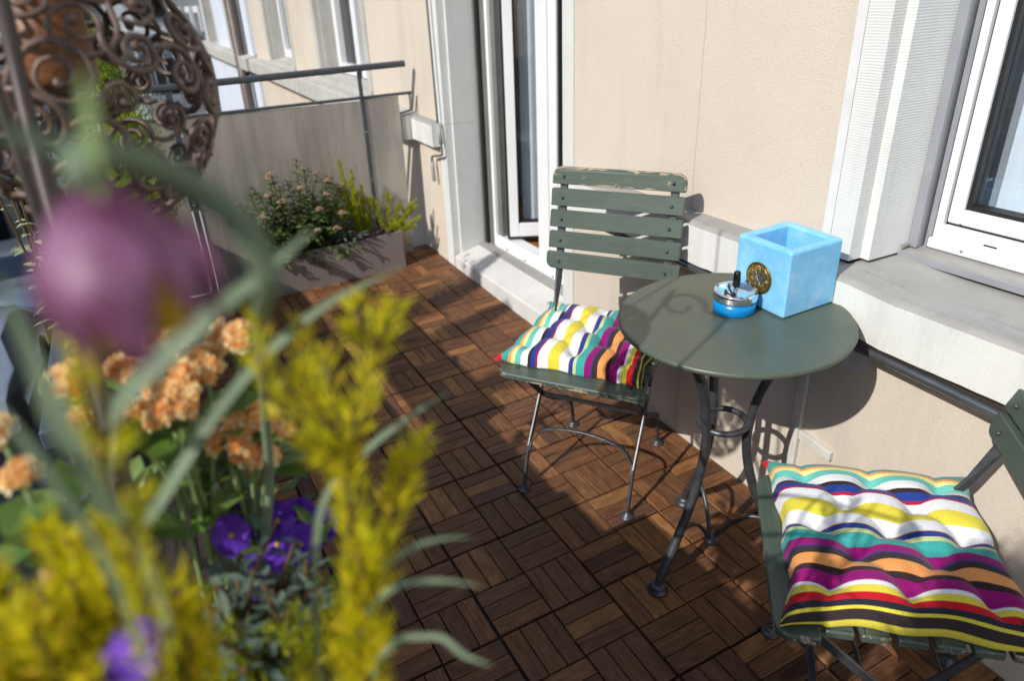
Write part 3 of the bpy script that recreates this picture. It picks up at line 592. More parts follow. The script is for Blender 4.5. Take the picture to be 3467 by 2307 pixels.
# street end building, with pale pipe
eb = thing('street_end_building', 'pale building across the end of the street behind the parked cars', 'building', (-27, -4, -5)); EO = (27, 4, 5)
q = MB(); q.box(-25.5, -22.5, -24, 3, -5, 11); o = q.build('wall', 'far_facade', eb); o.location = EO
for yy in (-22, -19, -16, -13, -10.2, -7.4, -4.6, -1.8, 1.0):
    for zz in (-4.9, -1.9, 1.1, 4.1, 7.1):
        q = MB(); q.box(-22.5, -22.43, yy - .95, yy + .95, zz - .05, zz + 2.1, mi=0); q.box(-22.43, -22.4, yy - .8, yy + .8, zz + .1, zz + 1.95, mi=1); o = q.build('window', ['far_facade_grey', 'far_window'], eb); o.location = EO
q = MB(); q.box(-22.499, -22.2, -24, 3, -2.35, -2.15)
o = q.build('cornice', 'plaster_white', eb); o.location = EO; q = MB(); q.box(-22.499, -22.2, -24, 3, .7, .88); o = q.build('cornice', 'plaster_white', eb); o.location = EO
ob = thing('row_house', 'grey row house on the far side of the street', 'building', (-25, -14, -5)); 
q = MB(); q.box(-22, 30, -4, -1.2, 0, 13); q.build('wall', 'far_facade', ob)
for i in range(16):
    for zz in (1.2, 4.2, 7.2, 10.2):
        q = MB(); q.box(-20 + i * 3, -18.7 + i * 3, -1.2, -1.14, zz, zz + 1.8); q.build('window', 'far_window', ob)
q = MB(); q.tube([(-20.6, -4.05, -5), (-20.6, -4.05, 3)], .19, 18); q.tube([(-20.6, -4.05, -2.95), (-20.6, -4.05, -2.85)], .22, 18); o = q.build('lamp_post', 'pipe_pale'); tag(o, 'thick pale grey lamp post rising from the street', 'lamp post')
# ------------------------------------------------------------------ cars
def car(x, y, rz, body, label):
    t = thing('parked_car', label, 'car', (x, y, -5), rz, 'cars parked in the street below')
    side = [(-2.1, .35), (-2.15, .62), (-2.0, .88), (-1.55, .97), (-.95, 1.0), (-.35, 1.40), (.75, 1.45), (1.45, 1.30), (1.95, .98), (2.15, .9), (2.18, .5), (2.08, .28), (-2.0, .26)]
    q = MB(); rows = []
    for yy, k, lift in ((-.86, .93, 0.0), (-.80, 1.0, .0), (0, 1.02, .03), (.80, 1.0, .0), (.86, .93, 0.0)):
        rows.append([(px * k, yy * (0.80 if pz > 1.05 else 1.0), pz * (1 if k >= 1 else .985) + (lift if pz > .9 else 0)) for px, pz in side])
    n = len(side); q.add([p for r in rows for p in r], [(i * n + k, i * n + (k + 1) % n, (i + 1) * n + (k + 1) % n, (i + 1) * n + k) for i in range(4) for k in range(n)] + [tuple(range(n)), tuple(range(4 * n, 5 * n))[::-1]], 0, True); q.build('body', body, t)
    q = MB(); q.add([(-.98, -.66, 1.045), (-.98, .66, 1.045), (-.42, .58, 1.40), (-.42, -.58, 1.40)], [(0, 3, 2, 1)]); q.build('windscreen', 'glass_car', t)
    q = MB(); q.add([(1.52, -.6, 1.31), (1.52, .6, 1.31), (1.95, .66, 1.06), (1.95, -.66, 1.06)], [(0, 1, 2, 3)]); q.build('rear_window', 'glass_car', t)
    for s in (-1, 1):
        q = MB(); q.add([(-.78, s * .82, 1.03), (1.5, s * .82, 1.03), (1.3, s * .70, 1.28), (.7, s * .68, 1.38), (-.28, s * .68, 1.36)], [(0, 1, 2, 3, 4) if s < 0 else (4, 3, 2, 1, 0)]); q.build('side_window', 'glass_car', t)
        q = MB(); q.blob((-2.02, s * .62, .70), .15, sq=(.6, 1.2, .7)); q.build('headlight', 'rim', t)
        for xx in (-1.32, 1.32):
            q = MB(); q.lathe([(.18, -.1), (.31, -.1), (.33, -.06), (.33, .06), (.31, .1), (.18, .1)], 20); w = q.build('wheel', 'tyre', t); w.location = (xx, s * .80, .33); w.rotation_euler = (math.radians(90), 0, 0)
            q = MB(); q.lathe([(0, -.09), (.19, -.1), (.2, .0), (.19, .1), (0, .09)], 14); q.build('rim', 'rim', w)
car(-17.6, -3.75, math.radians(186), 'car_silver', 'silver car parked with its windscreen towards us, below the pale post')
car(-12.3, -4.25, math.radians(176), 'car_white', 'pale car nearest the balcony, cut by the left edge')
car(-18.2, -6.6, math.radians(184), 'car_grey', 'dark grey car parked beside the silver one')

# ------------------------------------------------------------------ balcony railing and partition
GX = -1.73
pt = thing('balcony_partition', 'grey frosted partition panel in a dark metal rail frame at the end of the deck', 'partition', (GX, 0, 0))
q = MB(); q.box(-.006, .006, -.585, .285, .045, .905); q.build('panel', 'frosted_panel', pt)
q = MB(); q.box(-.006, .006, .305, .490, .045, .912); q.build('panel', 'frosted_panel', pt)
q = MB(); q.box(-.006, .006, -.95, -.625, .045, .90); q.build('panel', 'frosted_panel', pt)
q = MB(); q.box(-.014, .014, .288, .302, dz(GX, .3), 1.045, b=.002); q.build('post', 'partition_frame', pt)
q = MB(); q.box(-.014, .014, -.618, -.592, dz(GX, -.6), 1.03, b=.002); q.build('post', 'partition_frame', pt)
q = MB(); q.bar([(0, -.97, 1.035), (0, -.42, 1.048), (0, .54, 1.069)], (1, 0, 0), .040, .030); q.build('top_rail', 'partition_frame', pt)
q = MB(); q.bar([(0, -.97, .905), (0, .566, .923)], (1, 0, 0), .022, .014); q.tube([(0, .555, .92), (0.0, .556, .85), (.0, .548, .835), (0.0, .49, .825)], .005, 8); q.build('middle_rail', 'partition_frame', pt)
q = MB()
for zz in (.2, .5, .75):
    for yy in (.2945, -.605): q.blob((.016, yy, zz), .006)
q.build('screw', 'crank_steel', pt)
rl_ = thing('balcony_railing', 'dark railing panel along the street side with a short blue grey coping', 'railing', (0, -.97, 0))
q = MB(); q.box(-1.715, 0.355, -.012, .012, -.1, .60); q.build('panel', 'coping_blue', rl_)
q = MB(); q.box(0.36, .887, -.012, .012, -.1, .765); q.build('panel', 'coping_blue', rl_)
q = MB(); q.box(0.89, 2.7, -.012, .012, -.1, .82); q.build('panel', 'coping_blue', rl_)
q = MB(); q.box(-1.70, 0.355, -.018, .018, .82, .85, b=.003); q.build('top_rail', 'partition_frame', rl_)
for xx in (-1.70, -.6, .5, 1.6): q = MB(); q.box(xx, xx + .03, .0125, .04, dz(xx, -1), .755); q.build('post', 'partition_frame', rl_)
q = MB(); q.box(0.36, .885, -.062, .02, .7651, .80, b=.004); q.build('coping', 'coping_blue', rl_)

rr = random.Random(99); q = MB()
for k in range(70):
    x, y = rr.uniform(-1.4, 1.9), rr.uniform(-.5, .59)
    if rr.random() < .6: y = .595 - abs(rr.gauss(0, .06))
    q.leaf((x, y, dz(x, y) + .002), (rr.uniform(-1, 1), rr.uniform(-1, 1), .05), (0, 0, 1), rr.uniform(.003, .011), rr.uniform(.0015, .005), 0, .3, .1)
o = q.build('plant_litter', 'stem_brown'); tag(o, 'tiny dry leaf crumbs scattered over the wooden deck tiles', 'plant litter'); o['kind'] = 'stuff'
# ------------------------------------------------------------------ small wall fittings
q = MB(); q.tube([(0.10, .532, .650), (0.57, .532, .644), (1.10, .532, .624), (1.32, .532, .617), (1.44, .532, .612), (2.6, .532, .60)], .0105, 18); o = q.build('metal_tube', 'tube_steel'); tag(o, 'round dark steel tube running along the wall under the stone ledge', 'tube')
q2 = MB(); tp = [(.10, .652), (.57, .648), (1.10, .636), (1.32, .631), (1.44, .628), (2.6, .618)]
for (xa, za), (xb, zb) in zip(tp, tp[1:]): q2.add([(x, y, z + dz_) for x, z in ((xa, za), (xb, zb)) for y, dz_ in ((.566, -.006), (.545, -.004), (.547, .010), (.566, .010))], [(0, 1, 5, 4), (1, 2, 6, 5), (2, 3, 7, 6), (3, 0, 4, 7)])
o = q2.build('shade_strip', 'shade_brown'); tag(o, 'thin brown strip painted as the shade between the steel tube and the stone ledge', 'strip')  # brown strip painted in for the shaded soffit and wall behind the tube
q = MB(); q.box(.926, .952, .586, .5995, .03, .55, b=.002); q.box(.938, .9425, .5845, .5858, .03, .55)
o = q.build('cable_duct', 'duct_white'); tag(o, 'upright white cable duct on the wall below the table shadow', 'cable duct')
q = MB(); r = MB(); r.box(0, .105, -.007, .007, -.013, .013, b=.002); a = math.radians(-10)
q.add([(.954 + x * math.cos(a) + z * -math.sin(a) * 0, .5925 + y, .282 + z - x * math.tan(math.radians(7)) + 0) for x, y, z in r.v], r.f); o = q.build('duct_stub', 'duct_white'); tag(o, 'short broken white duct stub branching off the upright duct', 'cable duct')
q = MB(); rr = random.Random(4); ring = []
for k in range(40):
    a = 2 * math.pi * k / 40; rad = .75 + .25 * rr.random(); ring.append((1.065 + .046 * rad * math.cos(a), .5975, .552 + .034 * rad * math.sin(a)))
q.add(ring + [(x, .6005, z) for x, y, z in ring], [tuple(range(40))] + [(i, (i + 1) % 40, 40 + (i + 1) % 40, 40 + i) for i in range(40)]); o = q.build('plaster_patch', 'patch_grey', house); o.location = OFFH
# blind crank
ck = thing('blind_crank', 'grey hanging crank rod with bent steel handle beside the door surround', 'crank', (-1.40, .57, .70))
q = MB(); q.tube([(.002, 0, .1), (-.004, -.0, .27), (-.02, .0, .75), (-.05, 0, 1.9)], .0055, 8); q.build('rod', 'crank_steel', ck)
q = MB(); q.tube([(.026, 0, .005), (.012, 0, .105)], .0105, 12); q.build('sleeve', 'crank_grey', ck)
q = MB(); q.tube(smooth_path([(.026, 0, .005), (.03, 0, -.03), (.015, 0, -.052), (-.10, 0, -.075), (-.118, 0, -.09), (-.119, 0, -.11)]), .006, 8); q.build('elbow', 'crank_steel', ck)
q = MB(); q.tube([(-.119, 0, -.107), (-.118, 0, -.14), (-.112, 0, -.205), (-.111, 0, -.21)], [.0095, .0105, .0095, .005], 12); q.build('grip', 'crank_grey', ck)

# ------------------------------------------------------------------ chairs
TILT = V(-DA, -DB, 1).normalized()
def deck_matrix(x, y, ang, tilt=True):
    m = Matrix.Translation((x, y, dz(x, y)))
    if tilt: m = m @ V(0, 0, 1).rotation_difference(TILT).to_matrix().to_4x4()
    return m @ Matrix.Rotation(ang, 4, 'Z')
def slab(q, outline, t, plane, inset=.007):
    """rounded slab: outline is a list of (a,b); plane maps (a,b,c) to 3-D; 'edge' attribute marks the rim"""
    n = len(outline); cx = sum(a for a, b in outline) / n; cy = sum(b for a, b in outline) / n
    def ins(d):
        o = []
        for i in range(n):
            (ax, ay), (bx, by), (ex, ey) = outline[i - 1], outline[i], outline[(i + 1) % n]
            t1 = V(bx - ax, by - ay); t2 = V(ex - bx, ey - by); t_ = (t1.normalized() + t2.normalized()).normalized(); nx, ny = -t_.y, t_.x
            o.append((bx + nx * d, by + ny * d))
        return o
    b = .0022
    loops = [(ins(inset), -t / 2, 0), (ins(b), -t / 2, 1), (ins(0), -t / 2 + b, 1), (ins(0), t / 2 - b, 1), (ins(b), t / 2, .9), (ins(inset), t / 2, 0.0)]
    vs = []; ed = []
    for L, c, e in loops:
        for a, bb in L: vs.append(plane(a, bb, c)); ed.append(e)
    fs = [tuple(range(n))[::-1], tuple(range(5 * n, 6 * n))] + [(l * n + i, l * n + (i + 1) % n, (l + 1) * n + (i + 1) % n, (l + 1) * n + i) for l in range(5) for i in range(n)]
    q.add(vs, fs, 0, False, edge=ed)
def rrect(x0, x1, y0, y1, rs, k=7):
    """rounded rectangle ccw, rs = radii (bl, br, tr, tl)"""
    o = []
    for (cx, cy, r, a0) in ((x0 + rs[0], y0 + rs[0], rs[0], 180), (x1 - rs[1], y0 + rs[1], rs[1], 270), (x1 - rs[2], y1 - rs[2], rs[2], 0), (x0 + rs[3], y1 - rs[3], rs[3], 90)):
        for i in range(k): a = math.radians(a0 + 90 * i / (k - 1)); o.append((cx + r * math.cos(a), cy + r * math.sin(a)))
    return o
HB0 = [(.165, .182, 0), (.165, .160, .06), (.165, .130, .13), (.165, .030, .262), (.165, -.035, .37), (.165, -.108, .495), (.165, -.140, .575), (.165, -.160, .66), (.165, -.178, .74), (.165, -.197, .82), (.165, -.214, .893)]
def make_chair(mw, label, worn_top='green_worn', dv=0.0, dh=0.0):
    t = thing('bistro_chair', label, 'chair', mw=mw, group='folding bistro chairs at the table')
    P = lambda u, v, w: V(u, -v, w)
    HB = [(a, b + dv * min(1, .6 + .4 * c / .45), c) for a, b, c in HB0]
    def backp(h):   # point of the back bars at height h
        for (a, b) in zip(HB, HB[1:]):
            if a[2] <= h <= b[2]: k = (h - a[2]) / (b[2] - a[2]); return a[1] + (b[1] - a[1]) * k
        return HB[-1][1]
    for s in (-1, 1):
        q = MB(); pts = [P(s * u, v, w) for u, v, w in HB]; q_pts = []
        sides = [V(0, 1, .2)] * 6 + [V(.7, .7, 0)] + [V(1, 0, 0)] * 4
        q.bar(pts, sides, [.018] * 6 + [.021] + [.024] * 4, .008); q.build('back_leg', 'steel_dark', t)
        q = MB(); lp = smooth_path([P(s * .150, -.195, .008), P(s * .150, -.19, .06), P(s * .152, -.172, .118), P(s * .153, -.135, .150), P(s * .154, -.06, .195), P(s * .154, .03, .262), P(s * .154, .10, .335), P(s * .154, .165, .405)], 4)
        lp = [p + V(0, -dv * .7 * max(0, 1 - p.z / .40), 0) for p in lp]; q.bar(lp, V(0, 1, .2), .019, .008); q.build('seat_leg', 'steel_dark', t)
        for v_, u_ in ((.182, .165), (-.195, .150)):
            q = MB(); q.lathe([(.021, 0), (.021, .003), (.017, .006), (.010, .010), (.009, .016)], 16, (s * u_, -v_ - dv * .6, 0)); q.build('foot', 'steel_dark', t)
        q = MB(); q.bar([P(s * .160, .185, .415), P(s * .160, -.185, .420)], V(0, 0, 1), .016, .005); q.build('seat_rail', 'steel_dark', t)
        q = MB(); q.lathe([(.0, .0), (.006, .001), (.006, .006), (0, .008)], 10); o = q.build('pivot_bolt', 'steel_dark', t); o.location = P(s * .168, .03, .262); o.rotation_euler = (0, s * math.radians(90), 0)
    q = MB(); q.bar([P(-.150, .045, .272), P(.150, .045, .272)], V(0, -.5, 1), .022, .006); q.build('cross_bar', 'steel_dark', t)
    q = MB(); q.bar([P(-.150, -.150, .140), P(.150, -.150, .140)], V(0, -.5, 1), .014, .005); q.build('cross_bar', 'steel_dark', t)
    arc = [P(-.160, .135, .118), P(-.160, .122, .14), P(-.150, .116, .152)] + [P(.145 * math.cos(a), .112, .155 + .055 * math.sin(a)) for a in [math.pi * (1 - k / 12) for k in range(1, 12)]] + [P(.150, .116, .152), P(.160, .122, .14), P(.160, .135, .118)]
    q = MB(); q.bar(arc, V(0, 1, 0), .014, .005); q.build('arched_stretcher', 'steel_dark', t)
    # back slats
    for i in range(5):
        h0 = .611 + dh + i * .0612; h1 = h0 + .0485; w = .203 if i == 0 else .198; rs = (.003,) * 4
        if i == 0: rs = (.022, .022, .004, .004)
        if i == 4: rs = (.004, .004, .026, .026)
        hm = (h0 + h1) / 2; v0 = backp(hm) + .011; tl = (backp(h1) - backp(h0)) / (h1 - h0)
        def pl(a, b, c, v0=v0, tl=tl, hm=hm):
            v = v0 + (b - hm) * tl + c; v += .006 * (1 - (a / .2) ** 2) * -1
            return P(a, v, b)
        q = MB(); slab(q, [(x, z) for x, z in rrect(-w, w, h0, h1, rs)], .013, pl)
        o = q.build('back_slat', worn_top if i == 4 else 'green_paint', t)
        if i == 4: o['label'] = 'top slat with paint worn to bare wood'
        for s in (-1, 1):
            q = MB(); q.blob(P(s * .162, v0 + .0085, hm), .0055); q.build('rivet', 'steel_dark', o)
    # seat slats: front one wide with bowed edge
    outl = []
    n = 16
    for k in range(n + 1):
        a = -.205 + .41 * k / n; outl.append((a, -(.192 + .026 * (1 - (a / .205) ** 2) + 0)))
    outl = rrect(-.212, .212, -.215, -.145, (.028, .028, .006, .006)); outl = [(a, b - .012 * (1 - (a / .212) ** 2) * (1 if b < -.18 else 0)) for a, b in outl]
    q = MB(); slab(q, outl, .016, lambda a, b, c: V(a, b, .424 + c)); o = q.build('seat_slat', 'green_chipped', t); o['label'] = 'wide front seat slat with chipped edge'
    for s in (-1, 1):
        q = MB(); q.lathe([(.0, .0002), (.005, .0003), (.0055, .0008), (0, .0012)], 10, (s * .163, -.178, .4322)); q.build('rivet', 'steel_dark', o)
    for k in range(6):
        y0 = -.136 + k * .0555; q = MB(); slab(q, rrect(-.192, .192, y0, y0 + .045, (.003,) * 4, 3), .016, lambda a, b, c: V(a, b, .424 + c)); q.build('seat_slat', 'green_chipped' if k % 2 else 'green_paint', t)
    return t
angA = math.atan2(.591, .807); angB = math.atan2(-.652, .758)
def local_to_world(x, y, ux, uy, a, b): return x + ux * a, y + uy * a
make_chair(deck_matrix(.478, .2595, angA), 'green slatted folding chair with its back to the doorstep and striped cushion on it')
make_chair(deck_matrix(1.438, .262, angB), 'green slatted folding chair at the right edge with its back cut off by the frame', dv=-.062, dh=-.022)
def make_cushion(mw, label, seed, hu=.213, hv=.205, bendr=0.0, lift=0.0, shift=(0, 0), thick=.051):
    rr = random.Random(seed); q = MB(); nu, nv = 96, 84
    dm = []
    for iu, u in enumerate((-.142, -.071, 0.0, .071, .142)):
        vs_ = (-.13, 0.0, .13) if iu % 2 == 0 else (-.065, .065)
        for v in vs_: dm.append((u + rr.uniform(-.004, .004), v * .95 + rr.uniform(-.004, .004)))
    segs = []
    for i, a in enumerate(dm):
        for b in dm[i + 1:]:
            if math.hypot(a[0] - b[0], a[1] - b[1]) < .105: segs.append((a, b))
    ed = []   # seams out to the rim
    for v in (-.13, 0, .13): ed.append(((-.142, v * .95), (-.215, v))); ed.append(((.142, v * .95), (.178, v)))
    for u in (-.142, 0, .142): ed.append(((u, .124), (u, .2))); ed.append(((u, -.124), (u, -.2)))
    def dseg(px, py, a, b):
        vx, vy = b[0] - a[0], b[1] - a[1]; t = max(0, min(1, ((px - a[0]) * vx + (py - a[1]) * vy) / (vx * vx + vy * vy))); return math.hypot(px - a[0] - t * vx, py - a[1] - t * vy), t
    def H(u, v):
        s = min(1, abs(u) / hu); t = min(1, abs(v) / hv); e = (1 - s ** (3.6 if u < 0 else 5.5)) ** .34 * (1 - t ** 4.0) ** .34
        d = min(math.hypot(u - a, v - b) for a, b in dm); f = 1 - .54 * math.exp(-(d / .024) ** 1.5)
        dl = min(dseg(u, v, a, b)[0] for a, b in segs); f *= 1 - .20 * math.exp(-(dl / .012) ** 1.3)
        de = min(dseg(u, v, a, b)[0] for a, b in ed); f *= 1 - .24 * math.exp(-(de / .010) ** 1.3)
        return e * f
    def sag(u, v):
        return lift + .004 * math.sin(u * 13 + seed) * math.cos(v * 11)
    top = []; at = []; tip = []
    for i in range(nu + 1):
        su = -1 + 2 * i / nu
        for j in range(nv + 1):
            sv = -1 + 2 * j / nv
            u = hu * math.copysign(abs(su) ** .85, su); v = hv * math.copysign(abs(sv) ** .85, sv)
            h = H(u, v) * thick
            # pinched corners, slightly concave sides, scalloped rim
            pu = u * (1 - .05 * (1 - abs(sv) ** 2) * abs(su) ** 4) ; pv = v * (1 - .05 * (1 - abs(su) ** 2) * abs(sv) ** 4)
            c = (abs(su) * abs(sv)) ** 7; pu *= 1 + .09 * c; pv *= 1 + .09 * c
            wob = .004 * math.sin(v * 48 + 1) * abs(su) ** 8; pu += wob; pv += .004 * math.sin(u * 44) * abs(sv) ** 8
            g = .006 * math.sin(v * 46) * (1 - min(1, abs(su)) ** 6) * .45
            top.append((pu + shift[0], -pv + shift[1], .440 + h + .006 + sag(u, v))); uw = u * .205 / hu - .018; sg = min(1, abs(u) / hu); at.append(uw + (.008 * sg ** 4 + .026 * (1 - (1 - sg ** 5.5) ** .34) if u > 0 else 0) + g * (1 - sg ** 4)); tip.append(1.0 if (su < -.90 and abs(sv) > .90 and abs(sv) - su * -1 < 2 and (abs(sv) + abs(su)) > 1.91) else 0.0)
    bot = [(x, y, .4345 + (z - .446) * -.02 + (0.010 if True else 0) * max(0, 1 - H(x - shift[0], -(y - shift[1])) * 3)) for x, y, z in top]
    m = nv + 1; N_ = len(top)
    fs = [(i * m + j, i * m + j + 1, (i + 1) * m + j + 1, (i + 1) * m + j) for i in range(nu) for j in range(nv)]
    q.add(top, [f[::-1] for f in fs][0:0] + fs[::1], 0, True, stripe=at, tip=tip)
    q.add(bot, [f[::-1] for f in fs], 0, True, stripe=at, tip=tip)
    o = q.build('seat_cushion', 'striped_cotton'); o.matrix_world = mw
    # join the rims: thin welt (same cloth) as a part
    rim = [i * m for i in range(nu + 1)] + [nu * m + j for j in range(1, m)] + [i * m + nv for i in range(nu - 1, -1, -1)] + [j for j in range(nv - 1, 0, -1)]
    w = MB(); n = len(rim); vs = [top[k] for k in rim] + [(top[k][0] * 1.012, top[k][1] * 1.012, (top[k][2] + bot[k][2]) / 2) for k in rim] + [bot[k] for k in rim]
    sa = [at[k] for k in rim] * 3; ta = [tip[k] for k in rim] * 3
    w.add(vs, [(l * n + a, l * n + (a + 1) % n, (l + 1) * n + (a + 1) % n, (l + 1) * n + a) for l in range(2) for a in range(n)], 0, True, stripe=sa, tip=ta)
    w.build('welt', 'striped_cotton', o)
    return tag(o, label, 'cushion', 'striped seat cushions')
make_cushion(deck_matrix(.478, .2595, angA), 'tufted striped cotton cushion on the chair by the doorstep, partly under the table edge', 2, hu=.200, hv=.186, shift=(-.020, .018), thick=.046)
make_cushion(deck_matrix(1.438, .262, angB), 'tufted striped cotton cushion on the nearest chair in the bottom right corner', 5, hu=.204, hv=.188, shift=(-.016, -.004))

# ------------------------------------------------------------------ bistro table
TX, TY = .950, .314
tb = thing('bistro_table', 'round dark green metal bistro table with three curved iron legs against the wall', 'table', mw=deck_matrix(TX, TY, 0))
TH = .712
q = MB(); R_ = .2555; q.lathe([(0, TH - .004), (R_ - .012, TH - .004), (R_ - .010, TH - .011), (R_ - .006, TH - .0125), (R_ - .001, TH - .010), (R_, TH - .006), (R_ - .001, TH - .001), (R_ - .004, TH + .0008), (R_ - .010, TH), (0, TH)], 96); q.build('tabletop', 'table_green', tb)
q = MB(); q.lathe([(R_ * .72, TH - .016), (R_ * .72, TH - .0045), (R_ * .69, TH - .0045), (R_ * .69, TH - .016)], 48); q.build('support_ring', 'steel_dark', tb)
prof = [(.158, .706), (.148, .685), (.130, .65), (.104, .60), (.081, .54), (.067, .48), (.060, .43), (.060, .38), (.069, .32), (.092, .24), (.122, .175), (.156, .11), (.186, .06), (.199, .03), (.203, .008)]
for a in (-81, 39, 159):
    a = math.radians(a); q = MB(); q.tube(smooth_path([(r * math.cos(a), r * math.sin(a), z) for r, z in prof], 3), .0115, 12); lg = q.build('leg', 'steel_dark', tb)
    q = MB(); q.lathe([(.026, 0), (.027, .004), (.025, .010), (.019, .014), (.020, .018), (.017, .022), (.012, .026)], 20, (.203 * math.cos(a), .203 * math.sin(a), 0)); q.build('foot', 'steel_dark', lg)
    q = MB(); q.tube(smooth_path([(r * math.cos(a), r * math.sin(a), z) for r, z in [(.158, .105), (.146, .138), (.122, .156), (.092, .156), (.060, .135), (.034, .10), (.016, .072), (.003, .062)]], 4), .0055, 8); q.build('curved_brace', 'steel_dark', tb)
q = MB(); q.lathe([(.0, .040), (.017, .040), (.020, .046), (.016, .052), (.009, .056), (.008, .075), (0, .078)], 20); q.build('brace_hub', 'steel_dark', tb)
q = MB(); q.tube([(.056 * math.cos(2 * math.pi * k / 40), .056 * math.sin(2 * math.pi * k / 40), .431) for k in range(40)], .0078, 10, closed=True); q.build('leg_ring', 'steel_dark', tb)
# blue candle cube ------------------------------------------------------------
tz = lambda x, y: dz(TX, TY) + TH + DA * (x - TX) + DB * (y - TY) + .0012
cx, cy = .960, .442
cu = thing('candle_cube', 'hollow pale blue wax cube lantern standing at the back of the table', 'candle holder', mw=Matrix.Translation((cx, cy, tz(cx, cy))) @ V(0, 0, 1).rotation_difference(TILT).to_matrix().to_4x4() @ Matrix.Rotation(math.radians(-.5), 4, 'Z'))
def hollow_cube(h, S, w, b):
    q = MB(); n = 4
    def ring(s, z, c):
        o = []
        for (sx, sy, a0) in ((-1, -1, 180), (1, -1, 270), (1, 1, 0), (-1, 1, 90)):
            for i in range(n): a = math.radians(a0 + 90 * i / (n - 1)); o.append((sx * (s - c) + c * math.cos(a), sy * (s - c) + c * math.sin(a), z))
        return o
    loops = [ring(S - b, 0, b), ring(S, b, b), ring(S, h - b * 1.2, b), ring(S - b * .4, h - b * .3, b), ring(S - b * 1.2, h, b), ring(S - w + b, h, b), ring(S - w, h - b, b), ring(S - w, .02, b)]
    m = 4 * n; vs = [p for L in loops for p in L]
    fs = [(l * m + i, l * m + (i + 1) % m, (l + 1) * m + (i + 1) % m, (l + 1) * m + i) for l in range(len(loops) - 1) for i in range(m)] + [tuple(range(m))[::-1], tuple(range((len(loops) - 1) * m, len(loops) * m))]
    q.add(vs, fs, 0, False); return q
hollow_cube(.155, .0775, .022, .0045).build('wax_body', 'blue_wax', cu)
md = thing  # medallion, a part of the cube
q = MB(); q.lathe([(0, 0), (.0365, 0), (.0372, .0015), (.036, .003), (.032, .0028), (.031, .002), (0, .0018)], 40); o = q.build('medallion', 'brass_dark', cu); o.location = (-.003, -.0777, .0715); o.rotation_euler = (math.radians(90), 0, 0)
q = MB()
for k in range(8):
    a = math.radians(45 * k); 
    for (r0, r1, w_) in ((.003, .013, .004), (.014, .022, .0055)):
        aa = a + (math.radians(22.5) if r0 > .01 else 0); c, s = math.cos(aa), math.sin(aa); rm = (r0 + r1) / 2
        q.add([(r0 * c, r0 * s, .0021), (rm * c - w_ / 2 * s, rm * s + w_ / 2 * c, .0021), (r1 * c, r1 * s, .0021), (rm * c + w_ / 2 * s, rm * s - w_ / 2 * c, .0021)], [(0, 3, 2, 1)])
q.build('blue_inlay', 'medallion_blue', o)
q = MB()
for k in range(8):
    a = math.radians(45 * k + 22.5); q.tube([(.002 * math.cos(a), .002 * math.sin(a), .0022), (.013 * math.cos(a), .013 * math.sin(a), .003), (.030 * math.cos(a + .38), .030 * math.sin(a + .38), .0022)], .0007, 5); q.tube([(.013 * math.cos(a), .013 * math.sin(a), .003), (.030 * math.cos(a - .38), .030 * math.sin(a - .38), .0022)], .0007, 5)
q.tube([(.0305 * math.cos(2 * math.pi * k / 32), .0305 * math.sin(2 * math.pi * k / 32), .0028) for k in range(32)], .0009, 6, closed=True)
q.build('filigree', 'brass_bright', o)
# ashtray -----------------------------------------------------------------
ax, ay = .940, .314
at_ = thing('spinning_ashtray', 'round push-down ashtray with chrome dish, black knob and blue base on the table', 'ashtray', mw=Matrix.Translation((ax, ay, tz(ax, ay))) @ V(0, 0, 1).rotation_difference(TILT).to_matrix().to_4x4())
q = MB(); q.lathe([(0, 0), (.044, 0), (.0465, .002), (.0465, .030), (.044, .030), (0, .03)], 56); q.build('base', 'ash_blue', at_)
q = MB(); q.lathe([(.0455, .0302), (.0485, .0302), (.0492, .033), (.0492, .047), (.0478, .0505), (.0455, .0512), (.041, .047), (.034, .041), (.024, .0375), (.012, .0365), (.006, .0365), (.0, .0365)], 56); q.build('dish', 'chrome', at_)
q = MB(); q.lathe([(0.0055, .0365), (.0052, .058), (.0038, .060), (.0038, .064)], 18); q.build('plunger', 'chrome', at_)
q = MB(); q.lathe([(.0075, .058), (.0085, .060), (.0082, .072), (.0074, .092), (.0060, .0945), (0, .095)], 24); q.build('knob', 'knob_black', at_)
q = MB(); q.bar([(-.031, .006, .0475), (-.015, .0, .0405), (.004, -.008, .0375)], V(.3, 1, 0), .005, .0015); q.build('rest', 'gasket_black', at_)
for k, a in enumerate((200, 330, 80)):
    a = math.radians(a); q = MB(); q.box(-.003, .003, -.004, .004, 0, .0016); o = q.build('notch', 'gasket_black', at_); o.location = (.0455 * math.cos(a), .0455 * math.sin(a), .0492); o.rotation_euler = (0, 0, a)

# ------------------------------------------------------------------ plants
def rv(r, s): return V(r.uniform(-s, s), r.uniform(-s, s), r.uniform(-s, s))
def plume(q, path, r, dens=1.0, L=.008, W=.0018, seed=0, mi=0, taper=.4):
    """heather spike: stem with many tiny needles"""
    rr = random.Random(seed); P = smooth_path(path, 8)
    tot = sum((b - a).length for a, b in zip(P, P[1:])); n = int(tot / .0016 * dens)
    for k in range(n):
        t = rr.random(); x = t * (len(P) - 1); i = min(int(x), len(P) - 2); p = P[i].lerp(P[i + 1], x - i); tg = (P[i + 1] - P[i]).normalized()
        rad = r * (1 - taper * t) * (1.0 if t < .9 else (1 - t) * 8 + .2); d = rv(rr, 1); d = (d - tg * d.dot(tg)).normalized()
        o = p + d * rad * rr.random() ** .5; dd = (d * .8 + tg * 1.1 + rv(rr, .3)).normalized(); s = dd.cross(rv(rr, 1)).normalized() * W * .5; ll = L * rr.uniform(.7, 1.3)
        q.add([o - s, o + s, o + dd * ll], [(0, 1, 2)], mi)
    return P
